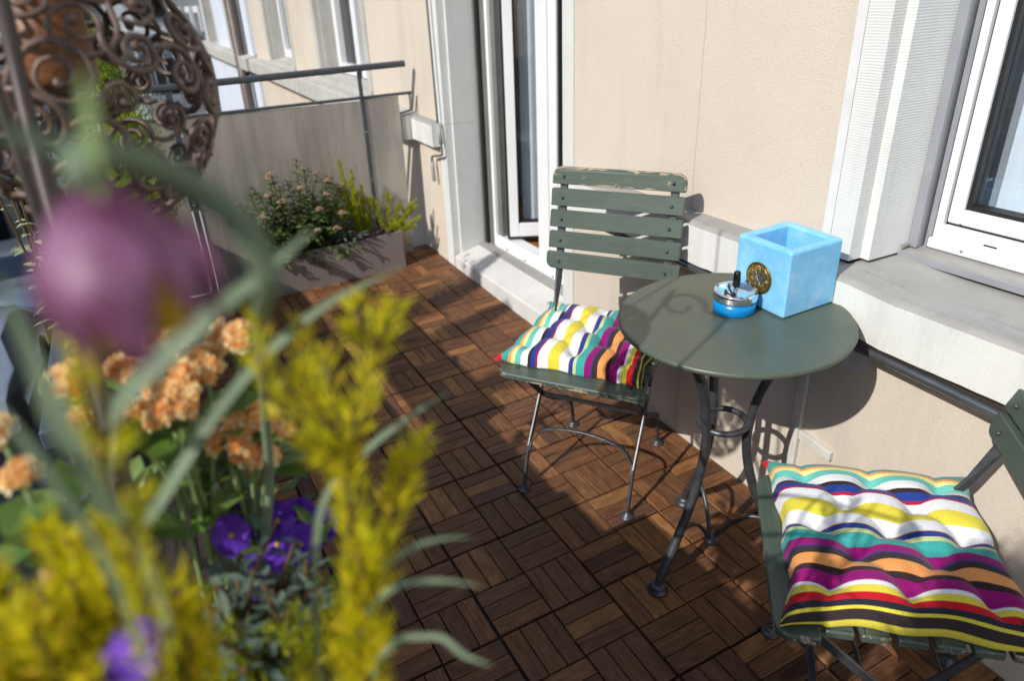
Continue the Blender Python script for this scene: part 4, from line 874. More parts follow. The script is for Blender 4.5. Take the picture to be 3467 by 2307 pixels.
def heather(name, label, base, plumes, m, r=.008, dens=1.0, L=.008, W=.002, seed=0, cat='heather', group=None, stem='stem_brown', side=0, sidelen=.05):
    t = thing(name, label, cat, base, group=group); b = V(*base); rr = random.Random(seed); q = MB(); s = MB()
    for i, path in enumerate(plumes):
        path = [V(*p) - b for p in path]; P = plume(q, path, r, dens, L, W, seed + i)
        root = V(rr.uniform(-.02, .02), rr.uniform(-.02, .02), 0)
        s.tube(smooth_path([root, root.lerp(path[0], .6) + V(0, 0, .01), path[0]] + path[1:], 4), .0014, 5)
        for k in range(side):
            x = rr.uniform(.15, .85) * (len(P) - 1); p = P[int(x)]; d = V(rr.uniform(-1, 1), rr.uniform(-1, 1), rr.uniform(.4, 1.2)).normalized(); l = sidelen * rr.uniform(.5, 1.1)
            plume(q, [p, p + d * l * .5, p + d * l * .8 + V(0, 0, l * .3)], r * .7, dens, L * .9, W, seed * 31 + i * 7 + k)
    q.build('foliage', m, t); s.build('stem', stem, t); return t
def leafy(name, label, cat, base, stems, leafm, L, W, n, seed=0, umbels=None, group=None, droop=.35, radius=.0):
    t = thing(name, label, cat, base, group=group); b = V(*base); rr = random.Random(seed); q = MB(); s = MB()
    for (root, tip) in stems:
        root = V(*root) - b; tip = V(*tip) - b; mid = root.lerp(tip, .5) + V(rr.uniform(-.02, .02), rr.uniform(-.02, .02), .01); P = smooth_path([root, mid, tip], 8); s.tube(P, [.0022] * (len(P) - 1) + [.001], 5)
        for k in range(n):
            x = (.12 + .86 * k / n) * (len(P) - 1); i = min(int(x), len(P) - 2); p = P[i].lerp(P[i + 1], x - i); a = k * 2.4 + rr.uniform(-.4, .4); d = V(math.cos(a), math.sin(a), rr.uniform(.0, .6)); sz = rr.uniform(.7, 1.25) * (1.1 - .45 * k / n)
            q.leaf(p, d, V(0, 0, 1) + rv(rr, .4), L * sz, W * sz, 0, .18, rr.uniform(.1, droop))
            if umbels: d2 = V(-d.y, d.x, d.z + .2); q.leaf(p, d2, V(0, 0, 1) + rv(rr, .4), L * sz * .8, W * sz * .8, 0, .18, rr.uniform(.1, droop))
        if umbels and rr.random() < .62:
            c = tip + V(0, 0, .006); u = MB(); R = umbels * rr.uniform(.7, 1.2)
            for k in range(60):
                rad = R * rr.random() ** .6; a = rr.uniform(0, 6.283); u.blob(c + V(rad * math.cos(a), rad * math.sin(a), -rad * rad / R * .5 + rr.uniform(-.003, .004)), rr.uniform(.0022, .0042))
            u.build('flower_head', 'umbel_pink', t)
    q.build('leaves', leafm, t); s.build('stem', 'stem_brown', t); return t
# planter in front of the partition
pz = 0.02
pl = thing('planter_box', 'long taupe planter trough on the deck in front of the frosted partition', 'planter', (-1.60, 0, .03))
def trough(parent, x0, x1, y0, y1, z0, z1, m, soil, w=.008, zt=lambda x, y: 0):
    q = MB(); q.box(x1 - w, x1, y0, y1, z0, z1, b=.002); q.box(x0, x0 + w, y0, y1, z0, z1, b=.002); q.box(x0 + w, x1 - w, y0, y0 + w, z0, z1, b=.002); q.box(x0 + w, x1 - w, y1 - w, y1, z0, z1, b=.002); q.box(x0 + w, x1 - w, y0 + w, y1 - w, z0, z0 + .01); q.build('trough', m, parent)
    q = MB(); n = 24; rr = random.Random(1)
    vs = [(x0 + w + (x1 - x0 - 2 * w) * i / 6, y0 + w + (y1 - y0 - 2 * w) * j / n, z1 - .03 + rr.uniform(-.004, .006)) for i in range(7) for j in range(n + 1)]
    q.add(vs, [(i * (n + 1) + j, (i + 1) * (n + 1) + j, (i + 1) * (n + 1) + j + 1, i * (n + 1) + j + 1) for i in range(6) for j in range(n)], 0, True); q.build('soil', 'soil', parent)
trough(pl, -.10, .072, -.385, .372, 0.0, .205, 'planter_taupe', True)
pl.rotation_euler = (math.radians(1.9), 0, 0)
rr = random.Random(11)
spots = [((-1.62, -.107), .685), ((-1.60, -.24), .625), ((-1.63, -.17), .585), ((-1.60, -.02), .60), ((-1.64, -.33), .56), ((-1.58, .02), .56), ((-1.56, -.36), .55), ((-1.60, -.42), .50), ((-1.57, -.28), .53), ((-1.66, .05), .56), ((-1.55, -.12), .55), ((-1.54, -.22), .50), ((-1.55, .0), .50), ((-1.6, .08), .52), ((-1.64, -.25), .60), ((-1.53, -.33), .44), ((-1.52, -.05), .44), ((-1.53, -.15), .42), ((-1.52, -.38), .38), ((-1.53, .06), .40), ((-1.50, -.26), .36), ((-1.50, -.08), .34), ((-1.57, -.48), .44), ((-1.50, -.33), .30), ((-1.66, -.07), .62), ((-1.67, -.2), .55), ((-1.56, .06), .46), ((-1.51, .02), .33), ((-1.50, -.18), .30), ((-1.55, -.43), .34)]
leafy('flowering_shrub', 'leafy green shrub with dull pink flat flower heads in the taupe planter', 'shrub', (-1.61, -.16, .24),
      [((-1.61 + (x + 1.61) * .3, -.16 + (y + .16) * .45, .225), (x, y, z)) for (x, y), z in spots], 'leaf_shrub', .056, .025, 26, 3, umbels=.024, droop=.6)
leafy('trailing_foliage', 'dark leafy stems spilling over the front of the taupe planter', 'plant', (-1.52, -.15, .21),
      [((-1.56, y0, .22), (-1.50 + rr.uniform(-.01, .02), y0 + rr.uniform(-.03, .03), .15 + rr.uniform(-.02, .08))) for y0 in [-.34 + k * .035 for k in range(13)]], 'leaf_shrub', .045, .018, 12, 9, droop=.8)
heather('golden_heather', 'tall lime yellow heather spikes in the taupe planter against the partition', (-1.62, .17, .23),
        [[(-1.62, .17, .25), (-1.63, .13, .42), (-1.635, .108, .645)], [(-1.62, .19, .25), (-1.63, .17, .40), (-1.635, .165, .585)], [(-1.61, .20, .25), (-1.62, .20, .36), (-1.63, .205, .50)], [(-1.60, .17, .25), (-1.60, .12, .38), (-1.61, .09, .50)], [(-1.62, .2, .25), (-1.62, .23, .33), (-1.62, .235, .43)], [(-1.60, .15, .25), (-1.59, .15, .36), (-1.60, .14, .54)], [(-1.61, .14, .25), (-1.60, .08, .34), (-1.6, .06, .42)]],
        'heather_lime', .012, 4.5, .012, .0030, 5, group='golden heathers in the taupe planter', side=5)
heather('golden_heather', 'low spreading lime yellow heather at the wall end of the taupe planter', (-1.60, .32, .23),
        [[(-1.60, .33, .25), (-1.60, .40, .30), (-1.60, .49, .385)], [(-1.60, .32, .25), (-1.60, .33, .34), (-1.61, .335, .45)], [(-1.59, .34, .25), (-1.57, .42, .27), (-1.56, .49, .30)], [(-1.6, .33, .25), (-1.60, .37, .32), (-1.60, .40, .38)], [(-1.60, .30, .25), (-1.60, .27, .33), (-1.6, .265, .41)], [(-1.57, .34, .24), (-1.55, .40, .25), (-1.54, .45, .26)], [(-1.58, .3, .24), (-1.56, .33, .27), (-1.55, .36, .29)], [(-1.62, .35, .24), (-1.63, .43, .29), (-1.64, .50, .34)]],
        'heather_lime', .012, 4.5, .012, .0030, 15, group='golden heathers in the taupe planter', side=4, sidelen=.035)
heather('purple_heather', 'small purple heather at the front rim of the taupe planter', (-1.56, .19, .22),
        [[(-1.56 + rr.uniform(-.03, .03), .20 + k * .008, .22), (-1.55 + rr.uniform(-.03, .03), .195 + (k - 8) * .011, .245), (-1.55 + rr.uniform(-.04, .03), .195 + (k - 8) * .013, .27 + rr.uniform(-.01, .012))] for k in range(-1, 17)], 'heather_purple', .006, 2.0, .006, .002, 25)
leafy('sage_plant', 'grey green sage leaves between the shrub and the purple heather', 'plant', (-1.55, .08, .22), [((-1.57, .05 + k * .012, .22), (-1.54 + rr.uniform(-.03, .03), .03 + k * .017, .26 + rr.uniform(0, .05))) for k in range(8)], 'leaf_sage', .05, .015, 9, 8, droop=.5)
t = thing('blue_flowers', 'cluster of small pale blue flowers behind the sage in the taupe planter', 'flowers', (-1.62, .07, .24)); q = MB(); s = MB()
for k in range(34):
    p = V(rr.uniform(-.03, .05), rr.uniform(-.06, .09), rr.uniform(.04, .115)); s.tube([(p.x * .5, p.y * .5, 0), p], .001, 4)
    for j in range(5):
        a = j * 1.2566; q.leaf(p, (math.cos(a), math.sin(a), .25), (0, 0, 1), .009, .007, 0, .05, .1)
q.build('petals', 'petal_blue', t); s.build('stem', 'stem_brown', t)

# conifers, pots behind the iron ball
def pot(parent, r, h, m='terracotta'):
    q = MB(); q.lathe([(r * .72, 0), (r * .95, h * .8), (r * 1.05, h * .8), (r * 1.07, h), (r * .95, h), (r * .9, h * .88), (0, h * .86)], 28); q.build('pot', m, parent)
def conifer(label, loc, h, r, seed, m='conifer', n=900, scale=1.0, potr=.07, cat='conifer', name='potted_conifer'):
    t = thing(name, label, cat, loc); rr = random.Random(seed); pot(t, potr, .09, 'box_dark'); q = MB(); s = MB(); s.tube([(0, 0, .07), (0, 0, .07 + h * .9)], [.008, .002], 6); s.build('trunk', 'stem_brown', t)
    for k in range(n):
        z = rr.random() ** 1.1; a = rr.uniform(0, 6.283); rad = r * (1 - z * .75) * rr.uniform(.15, 1) * (1 + .3 * math.sin(3 * a + seed)); p0 = V(rad * math.cos(a) * .5, rad * math.sin(a) * .5, .09 + z * h * .85); d = V(math.cos(a), math.sin(a), rr.uniform(.5, 1.6)).normalized(); L = .045 * scale * rr.uniform(.6, 1.3)
        p0 = p0 + d * rad * .5
        for j in range(9):
            f = j / 9; pp = p0 + d * L * f; sd2 = d.cross(rv(rr, 1)).normalized(); dd = (d + sd2 * rr.choice((-1, 1)) * .9).normalized(); w = dd.cross(V(0, 0, 1)).normalized() * .0016 * scale; q.add([pp - w, pp + w, pp + dd * .014 * scale * (1 - f * .4)], [(0, 1, 2)])
    q.build('foliage', m, t); return t
gb = thing('flower_box', 'long dark flower box hung inside the railing carrying the green conifers behind the iron ball', 'planter', (-.30, -.885, .62))
trough(gb, -.62, .65, -.045, .115, 0, .12, 'box_dark', True)
conifer('tall golden green conifer in the railing box behind the iron ball', (-.62, -.815, .66), .66, .12, 3, n=2200, potr=.05)
conifer('medium green conifer in the railing box next to the tall one', (-.28, -.81, .66), .40, .10, 8, n=1300, potr=.05)
conifer('low green conifer at the near end of the railing box', (.20, -.82, .66), .28, .09, 13, n=900, potr=.05)
leafy('variegated_plant', 'pale cream and green leaved plant in the railing coping pots behind the iron ball', 'plant', (.60, -.98, .80), [((.60, -.98, .80), (.60 + rr.uniform(-.09, .06), -.96 + rr.uniform(-.06, .05), .98 + rr.uniform(0, .22))) for k in range(10)], 'variegated', .035, .014, 9, 4, droop=.5)
t = thing('red_flowers', 'thin stems with small dark red flowers beyond the iron ball', 'flowers', (-.75, -.86, .74)); q = MB(); s = MB()
for k in range(14):
    p = V(rr.uniform(-.1, .2), rr.uniform(-.03, .12), rr.uniform(.3, .56)); s.tube([(p.x * .6, p.y, 0), p], .0016, 4)
    for j in range(9): q.leaf(p + rv(rr, .006), rv(rr, 1), (0, 0, 1), .014, .010)
q.build('petals', 'petal_red', t); s.build('stem', 'leaf_kal', t); q = MB()
for k in range(90): q.leaf(V(rr.uniform(-.2, .2), rr.uniform(-.05, .05), rr.uniform(0, .1)), V(rr.uniform(-1, 1), rr.uniform(-1, 1), .7), (0, 0, 1), .04, .015)
q.build('leaves', 'leaf_kal', t)
# openwork iron ball lantern ---------------------------------------------------------
SC = V(1.122, -.838, 1.293); SR = .128
bl = thing('iron_ball_lantern', 'large brown openwork ball of iron scrolls hanging at the upper left', 'lantern', SC)
def on_ball(c, e1, e2, x, y, R):
    v = c * 1.0 + e1 * (x / R) + e2 * (y / R); v.normalize(); k = 1.0
    if v.z < 0: k = 1 + .22 * max(0, -v.z - .35) ** 1.5
    return v * R * k
rr = random.Random(21); q = MB(); NS = 84; cent = []
for i in range(NS):
    z = 1 - 2 * (i + .5) / NS; a = i * 2.39996; cent.append(V(math.sqrt(1 - z * z) * math.cos(a), math.sqrt(1 - z * z) * math.sin(a), z))
for i, c in enumerate(cent):
    e1 = c.orthogonal().normalized(); e2 = c.cross(e1); thk = rr.uniform(.75, 1.2); ph = rr.uniform(0, 6.283); hand = rr.choice((-1, 1)); R0 = rr.choice((.016, .020, .026, .033)); pts = []; rad = []
    for k in range(30):
        th = k / 29 * 3.4 * math.pi; r0 = R0 * (1 - .80 * k / 29); pts.append(on_ball(c, e1, e2, r0 * math.cos(ph + hand * th), r0 * math.sin(ph + hand * th), SR)); rad.append(.0036 * (1 - .35 * k / 29) if k < 28 else .005)
    # tail that flows out to a neighbour
    d = V(math.cos(ph - hand * .35), math.sin(ph - hand * .35)); tail = [on_ball(c, e1, e2, R0 * math.cos(ph - hand * a_) * (1 + a_ * .55), R0 * math.sin(ph - hand * a_) * (1 + a_ * .55), SR) for a_ in (1.5, 1.1, .7, .3)]
    q.tube(tail + pts, [x * thk for x in [.0024, .003, .0036, .0037] + rad], 6)
    q.blob(pts[-1], .0055)
q.build('scroll_shell', 'iron_scroll', bl)
q = MB()
for rz in (.985, -.985):
    q.tube([(SR * math.sqrt(1 - rz * rz) * math.cos(2 * math.pi * k / 24), SR * math.sqrt(1 - rz * rz) * math.sin(2 * math.pi * k / 24), SR * rz) for k in range(24)], .005, 6, closed=True)
q.build('rim_ring', 'iron_scroll', bl)
q = MB(); q.lathe([(0, .004), (.034, .004), (.038, .014), (.038, .105), (.035, .105), (.035, .014), (0, .01)], 28, (-.008, -.018, 0)); q.build('amber_glass', 'amber_glass', bl)
q = MB(); q.tube([(0, 0, .15), (0, 0, .55)], .003, 6); q.build('hanger', 'iron_scroll', bl)
hk = thing('plant_stake', 'dark iron rod leaning up from the flower box in front of the iron ball', 'stake', (1.47, -.88, .93))
q = MB(); q.tube([V(*p) - V(1.47, -.88, .93) for p in [(1.242, -.872, 1.396), (1.285, -.877, 1.294), (1.34, -.877, 1.207), (1.403, -.876, 1.137), (1.46, -.875, 1.03), (1.48, -.875, .92)]], .0065, 8); q.build('rod', 'rod_iron', hk)
q = MB(); q.tube([(1.242 - 1.47, .008, .466), (1.21 - 1.47, .006, .55), (1.17 - 1.47, .004, .66)], .006, 8); q.build('rod_top', 'rod_iron', hk)
hk2 = thing('shepherd_hook', 'iron shepherd hook with curled tip above the flower box, above the picture', 'hook', (1.40, -.88, .93))
q = MB(); pts = [V(0, 0, 0), V(-.005, 0, .3), V(-.02, 0, .5), V(-.045, 0, .66)]
for k in range(20):
    th = math.radians(20 + k * 20); r0 = .055 * (1 - k / 26); pts.append(V(-.165 + r0 * math.cos(th) * 1.2, 0, .63 + r0 * math.sin(th)))
q.tube(smooth_path(pts[:4], 4) + pts[4:], .0045, 7); q.build('hook_rod', 'rod_iron', hk2)

# foreground flower box ------------------------------------------------------------------
fb = thing('flower_box', 'dark flower box at the near end of the railing filled with the foreground flowers', 'planter', (1.9, -.895, .68))
trough(fb, -.80, .80, -.085, .085, 0, .14, 'box_dark', True)
G = [[(1.758, -.771, 1.011), (1.727, -.751, 1.067), (1.69, -.744, 1.128), (1.655, -.739, 1.187)], [(1.721, -.746, 1.075), (1.703, -.727, 1.099), (1.675, -.695, 1.131)],
     [(1.765, -.775, 1.00), (1.74, -.757, 1.05), (1.72, -.75, 1.11)], [(1.75, -.785, 1.0), (1.735, -.765, 1.05), (1.72, -.752, 1.09)]]
heather('foreground_heather', 'blurred tall yellow heather plume rising in the lower middle of the picture', (1.76, -.80, .80), G, 'heather_gold', .0095, 2.5, .013, .0026, 41, group='yellow heathers in the flower box', side=3, sidelen=.030)
G = [[(1.700, -.746, 1.135), (1.702, -.758, 1.163), (1.694, -.776, 1.195), (1.676, -.770, 1.233)], [(1.700, -.744, 1.135), (1.695, -.750, 1.168), (1.687, -.757, 1.190), (1.672, -.751, 1.218)], [(1.715, -.752, 1.11), (1.703, -.746, 1.143), (1.693, -.727, 1.185), (1.675, -.722, 1.224)], [(1.693, -.727, 1.185), (1.688, -.717, 1.2), (1.683, -.702, 1.22)]]
heather('foreground_heather', 'blurred yellow heather with forked tips in front of the deck tiles', (1.73, -.80, .80), G, 'heather_gold', .0072, 2.6, .010, .0022, 51, group='yellow heathers in the flower box', side=1, sidelen=.018)
def tuft(cx_, cy_, n, zt, spread, seed):
    r2 = random.Random(seed); out = []
    for k in range(n):
        a = r2.uniform(0, 6.283); rad = spread * r2.random() ** .5; tx, ty = cx_ + rad * math.cos(a), cy_ + rad * math.sin(a); z = zt - rad * .55 + r2.uniform(-.03, .02)
        out.append([(cx_ + (tx - cx_) * .4, cy_ + (ty - cy_) * .4, .90), (cx_ + (tx - cx_) * .7, cy_ + (ty - cy_) * .7, .90 + (z - .90) * .6), (tx, ty, z)])
    return out
heather('foreground_heather', 'dense blurred mass of yellow green heather in the lower left corner', (1.70, -.88, .80), tuft(1.700, -.885, 52, 1.140, .062, 61), 'heather_gold', .0100, 2.0, .013, .0026, 61, group='yellow heathers in the flower box', side=2, sidelen=.03)
heather('foreground_heather', 'yellow heather at the very bottom left in front of the violet pansy', (1.79, -.88, .80), tuft(1.775, -.89, 22, 1.095, .055, 71), 'heather_gold', .0100, 2.0, .013, .0026, 71, group='yellow heathers in the flower box', side=2, sidelen=.03)
heather('foreground_heather', 'single blurred yellow sprig standing in front of the fritillary bell', (1.79, -.86, .80), [[(1.790, -.845, 1.10), (1.782, -.842, 1.16), (1.776, -.841, 1.191), (1.768, -.84, 1.243), (1.765, -.836, 1.279)]], 'heather_gold', .0058, 2.0, .009, .002, 81, group='yellow heathers in the flower box', side=2, sidelen=.02)
heather('green_heather', 'darker green heather filling the flower box below the pansies', (1.60, -.80, .80), tuft(1.60, -.80, 24, .95, .08, 91), 'heather_lime', .0085, 1.6, .011, .0024, 91, side=2, sidelen=.03)
leafy('sage_plant', 'grey green feathery foliage below the violet pansies in the flower box', 'plant', (1.56, -.79, .80), [((1.57 + rr.uniform(-.04, .03), -.80 + rr.uniform(-.03, .02), .81), (1.55 + rr.uniform(-.09, .09), -.79 + rr.uniform(-.05, .04), .925 + rr.uniform(-.03, .03))) for k in range(26)], 'leaf_sage', .040, .010, 14, 14, droop=.4)
# kalanchoe with double orange flowers
def floret(q, c, r, rr_, nrm, op=1.0):
    nrm = V(*nrm).normalized(); e1 = nrm.orthogonal().normalized(); e2 = nrm.cross(e1)
    for ring, (n, tilt, k) in enumerate(((6, .10, 1.0), (6, .40, .8), (5, .8, .6), (3, 1.5, .42))):
        for j in range(n):
            a = 6.283 * j / n + ring * .5; d = (e1 * math.cos(a) + e2 * math.sin(a)) + nrm * tilt; q.leaf(c + nrm * ring * .001, d, nrm, r * k * rr_.uniform(.85, 1.1), r * .8 * k, 0, .15, -.15)
def kalanchoe(label, base, clusters, seed, leaves, grp='orange flowering plants'):
    t = thing('orange_kalanchoe', label, 'flowers', base, group=grp); b = V(*base); rr = random.Random(seed); s = MB()
    for (p, R, n) in clusters:
        p = V(*p) - b; q = MB()
        for k in range(int(n * 1.35) + 2):
            a = rr.uniform(0, 6.283); z = rr.random(); d = V(math.cos(a) * math.sqrt(1 - z * z), math.sin(a) * math.sqrt(1 - z * z), z * .9); floret(q, p + d * R * rr.uniform(.85, 1.1), .0108 * rr.uniform(.8, 1.15), rr, d * .8 + V(.35, -.25, .4))
            s.tube([p - V(0, 0, R * 1.3), p + d * R], .0009, 4)
        q.build('flower_cluster', 'petal_orange', t); s.tube(smooth_path([V(rr.uniform(-.02, .02), rr.uniform(-.02, .02), 0), p * .5 + V(0, 0, .02), p - V(0, 0, R * 1.3)], 5), .0022, 6)
    s.build('stem', 'leaf_stalk', t); q = MB()
    for (p, d, L) in leaves: q.leaf(V(*p) - b, d, (.2, .1, 1), L, L * .6, 0, .08, .25)
    q.build('leaves', 'leaf_kal', t)
K1 = [((1.387, -.822, 1.060), .026, 26), ((1.371, -.819, 1.097), .017, 13), ((1.356, -.765, 1.080), .018, 14), ((1.378, -.858, 1.083), .012, 9), ((1.396, -.862, 1.048), .010, 7), ((1.410, -.832, 1.050), .016, 11), ((1.378, -.795, 1.072), .014, 9)]
K2 = [((1.383, -.899, 1.085), .016, 12), ((1.415, -.896, 1.062), .007, 4), ((1.425, -.898, 1.043), .007, 4)]
K3 = [((1.381, -.795, .988), .018, 14), ((1.388, -.776, .976), .013, 9), ((1.393, -.764, .967), .011, 6), ((1.383, -.744, .990), .011, 7), ((1.373, -.765, 1.002), .014, 9), ((1.369, -.785, 1.010), .012, 8)]
K4 = [((1.483, -.932, 1.070), .009, 6), ((1.472, -.936, 1.098), .008, 5), ((1.621, -.898, 1.075), .006, 4), ((1.619, -.874, 1.073), .006, 4), ((1.640, -.885, 1.050), .005, 3)]
rr = random.Random(77)
def lv(c, n, s, L): return [((c[0] + rr.uniform(-s, s), c[1] + rr.uniform(-s, s), c[2] + rr.uniform(-s, s)), (rr.uniform(-.6, 1), rr.uniform(-1, 1), rr.uniform(-.1, .8)), L * rr.uniform(.7, 1.2)) for _ in range(n)]
kalanchoe('orange double flowered kalanchoe with its biggest cluster beside the fritillary bell', (1.39, -.83, .80), K1, 1, lv((1.35, -.825, .985), 34, .045, .050))
kalanchoe('small pale orange kalanchoe clusters left of the fritillary bell', (1.40, -.89, .80), K2, 2, lv((1.41, -.895, .98), 14, .035, .05))
kalanchoe('orange kalanchoe cluster directly above the violet pansies', (1.39, -.79, .80), K3, 3, lv((1.335, -.79, .925), 26, .038, .048))
kalanchoe('orange kalanchoe buds at the left edge among the yellow heather', (1.50, -.92, .80), K4, 4, lv((1.49, -.925, 1.02), 16, .035, .045))
# pansies
def pansy(label, base, blooms, seed, sz=1.0):
    t = thing('violet_pansy', label, 'flowers', base, group='violet pansies'); b = V(*base); rr = random.Random(seed); s = MB()
    for p in blooms:
        p = V(*p) - b; nrm = V(.75 + rr.uniform(-.3, .2), rr.uniform(-.5, .2), rr.uniform(.4, .9)).normalized(); up = V(0, 0, 1); e2 = (up - nrm * up.dot(nrm)).normalized(); e1 = e2.cross(nrm); q = MB()
        for (a, L, W) in ((70, .027, .030), (110, .027, .030), (10, .024, .026), (170, .024, .026), (270, .027, .037)):
            L *= sz; W *= sz
            a = math.radians(a); d = e1 * math.cos(a) + e2 * math.sin(a); n_ = 7; vs = [p]
            for k in range(n_): th = math.radians(-70 + 140 * k / (n_ - 1)); dd = d * math.cos(th) * L + nrm.cross(d) * math.sin(th) * W * .6; vs.append(p + dd + nrm * (.002 * math.sin(k * 2.1) + rr.uniform(-.001, .002)))
            q.add(vs, [(0, k + 1, k + 2) for k in range(n_ - 1)], 0, True)
        fl = q.build('bloom', 'petal_violet', t); q = MB(); q.blob(p + nrm * .001, .003); q.build('eye', 'stamen', fl)
        s.tube(smooth_path([V(rr.uniform(-.02, .02), rr.uniform(-.02, .02), 0), p * .6 + V(0, 0, .02), p - nrm * .004], 5), .0014, 5)
    s.build('stem', 'leaf_stalk', t); q = MB()
    for k in range(60):
        pp = V(rr.uniform(-.06, .05), rr.uniform(-.05, .05), rr.uniform(.0, .085)); q.leaf(pp, (rr.uniform(-1, 1), rr.uniform(-1, 1), .4), (0, 0, 1), .03, .013)
    q.build('leaves', 'leaf_kal', t)
pansy('group of violet pansies in the flower box below the orange flowers', (1.39, -.78, .80), [(1.366, -.822, .902), (1.375, -.802, .889), (1.379, -.775, .885), (1.370, -.740, .867), (1.381, -.721, .855), (1.412, -.771, .875), (1.460, -.796, .879), (1.372, -.786, .896), (1.405, -.746, .855), (1.43, -.79, .868), (1.40, -.81, .895), (1.395, -.765, .890), (1.42, -.75, .872)], 4, .8)
pansy('single blurred violet pansy among the heather at the bottom left', (1.66, -.87, .82), [(1.745, -.855, 1.114), (1.738, -.861, 1.106)], 7, .5)
# fritillary -------------------------------------------------------------------
fr = thing('snakes_head_fritillary', 'large blurred purple checkered fritillary bell hanging in the left foreground', 'flower', (1.80, -.80, .92)); fb_ = V(1.80, -.80, .92)
bc = V(1.8275, -.816, 1.3075) - fb_
axis = (V(-.28, -.16, .9)).normalized(); e1 = axis.orthogonal().normalized(); e2 = axis.cross(e1)
for k in range(6):
    q = MB(); nu, nv = 14, 8; a0 = k * math.pi / 3 + .15; outer = k % 2; vs = []; gr = []
    for i in range(nu + 1):
        t_ = i / nu; h = .0190 - t_ * (.042 if outer else .037); rad = .0205 * (1.08 if outer else .98) * math.sin(min(1, t_ * 1.35 + .12) * math.pi * .5) ** .7 * (1 - .26 * max(0, t_ - .55) / .45) * (1.0 if outer else .93); w_ = (math.sin(math.pi * min(.97, t_ * .80 + .12)) ** .7 * .56) * (1 if t_ < .35 else 1 - 1.15 * (t_ - .35) ** 1.2)
        for j in range(nv + 1):
            s_ = -1 + 2 * j / nv; a = a0 + s_ * w_; rd = rad * (1 - .04 * s_ * s_) + .0006 * k % .001; vs.append(bc + axis * h + (e1 * math.cos(a) + e2 * math.sin(a)) * rd); gr.append((t_ + k * 3.3, s_ * .5, 0))
    q.add(vs, [(i * (nv + 1) + j, i * (nv + 1) + j + 1, (i + 1) * (nv + 1) + j + 1, (i + 1) * (nv + 1) + j) for i in range(nu) for j in range(nv)], 0, True, grain=gr); q.build('petal', 'fritillary_petal', fr)
q = MB()
for k in range(6): a = k * 1.047; q.tube([bc + axis * .015, bc - axis * .008 + (e1 * math.cos(a) + e2 * math.sin(a)) * .008], .0012, 5); q.blob(bc - axis * .011 + (e1 * math.cos(a) + e2 * math.sin(a)) * .009, .006, sq=(.7, .7, 1.6))
q.build('stamens', 'stamen', fr)
def blade(q, P, w, seed=0, mi=0):
    P = smooth_path(P, 6); n = len(P); vs = []; 
    for i, p in enumerate(P):
        t = (P[min(i + 1, n - 1)] - P[max(i - 1, 0)]).normalized(); s = t.cross(V(.75, -.35, .55)).normalized(); f = min(1.0, .35 + 3.2 * i / n) * min(1.0, (1 - i / (n - 1)) * 3.0 + .08); up = s.cross(t).normalized()
        vs += [p - s * w * f / 2 + up * w * .12 * f, p - up * w * .05, p + s * w * f / 2 + up * w * .12 * f]
    q.add(vs, [(i * 3 + k, i * 3 + k + 1, i * 3 + 4 + k, i * 3 + 3 + k) for i in range(n - 1) for k in (0, 1)], mi, True)
q = MB(); q.tube(smooth_path([V(*p) - fb_ for p in [(1.409, -.80, .83), (1.409, -.769, .929), (1.452, -.759, 1.049), (1.563, -.762, 1.163), (1.703, -.771, 1.243), (1.785, -.777, 1.281), (1.796, -.779, 1.293), (1.796, -.784, 1.308), (1.797, -.798, 1.323), (1.803, -.812, 1.331), (1.812, -.818, 1.333), (1.822, -.818, 1.328)]], 6), .0042, 8); q.build('stem', 'leaf_blade', fr)
q = MB(); blade(q, [V(*p) - fb_ for p in [(1.8225, -.8165, 1.3235), (1.821, -.8145, 1.338), (1.819, -.812, 1.353)]], .0036); q.build('bract', 'leaf_stalk', fr)
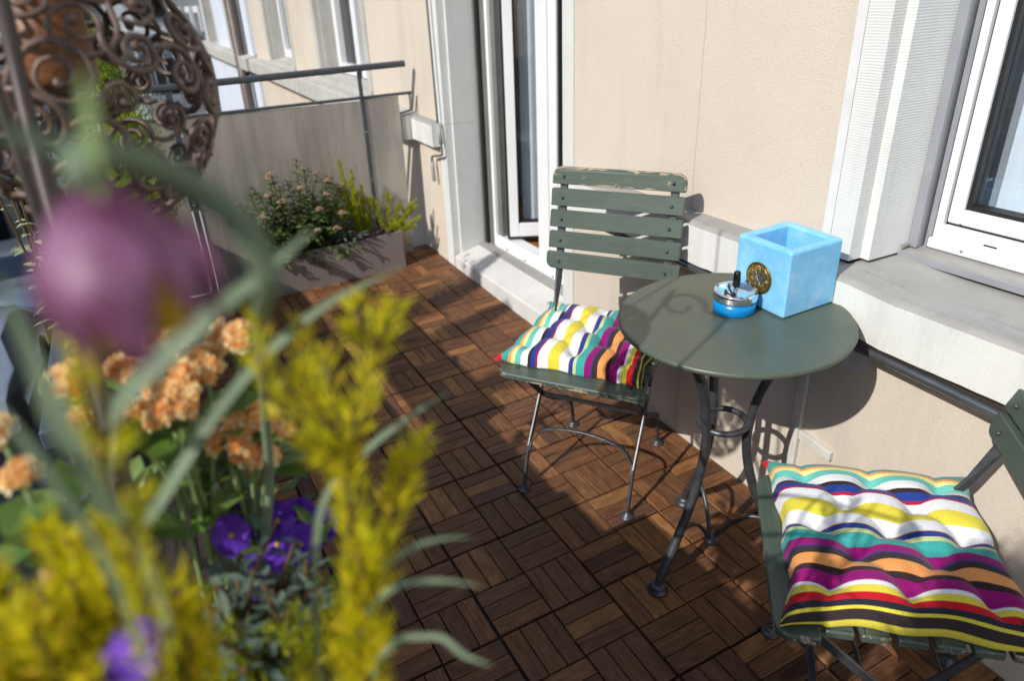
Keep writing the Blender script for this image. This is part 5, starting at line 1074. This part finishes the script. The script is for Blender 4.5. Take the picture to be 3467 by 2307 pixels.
q = MB(); blade(q, [V(*p) - fb_ for p in [(1.50, -.88, .95), (1.515, -.876, 1.046), (1.625, -.853, 1.151), (1.732, -.835, 1.224), (1.741, -.803, 1.253), (1.737, -.774, 1.268), (1.736, -.750, 1.283)]], .0085); blade(q, [V(*p) - fb_ for p in [(1.70, -.85, 1.02), (1.76, -.84, 1.16), (1.785, -.843, 1.225), (1.790, -.845, 1.25), (1.790, -.846, 1.271), (1.791, -.847, 1.302)]], .0085); blade(q, [V(*p) - fb_ for p in [(1.72, -.86, 1.02), (1.77, -.85, 1.17), (1.79, -.853, 1.235), (1.784, -.862, 1.267)]], .0045); blade(q, [V(*p) - fb_ for p in [(1.800, -.808, 1.328), (1.806, -.817, 1.333), (1.811, -.828, 1.338), (1.814, -.836, 1.342)]], .0045)
q.build('leaf', 'leaf_blade', fr)
t = thing('grass_blades', 'long grey green blades arching out of the flower box over the deck', 'plant', (1.68, -.80, .92)); b = V(1.68, -.80, .92); q = MB()
for P, w in (([(1.58, -.89, .90), (1.62, -.875, 1.05), (1.665, -.831, 1.139), (1.642, -.782, 1.179), (1.636, -.73, 1.209), (1.633, -.68, 1.221)], .0068), ([(1.66, -.78, .95), (1.658, -.76, 1.08), (1.654, -.73, 1.112), (1.651, -.7, 1.127), (1.646, -.662, 1.137)], .0045),
             ([(1.71, -.79, .95), (1.715, -.76, 1.05), (1.717, -.739, 1.08), (1.717, -.712, 1.088), (1.719, -.684, 1.081)], .0034), ([(1.73, -.79, .95), (1.735, -.76, 1.06), (1.739, -.741, 1.086), (1.745, -.718, 1.086), (1.757, -.697, 1.082)], .003), ([(1.75, -.79, .95), (1.748, -.755, 1.05), (1.761, -.728, 1.066), (1.775, -.717, 1.06), (1.785, -.706, 1.056)], .0032)):
    blade(q, [V(*p) - b for p in P], w)
q.build('leaf', 'leaf_blade', t)
# unseen evergreen added to stand in for the viewer's shadow on the wall
conifer('unseen potted evergreen added behind the camera to cast the shadow of the viewer', (2.10, -1.12, .93), .60, .17, 33, 'conifer', n=1500, scale=2.0, potr=.10, name='added_shade_plant')
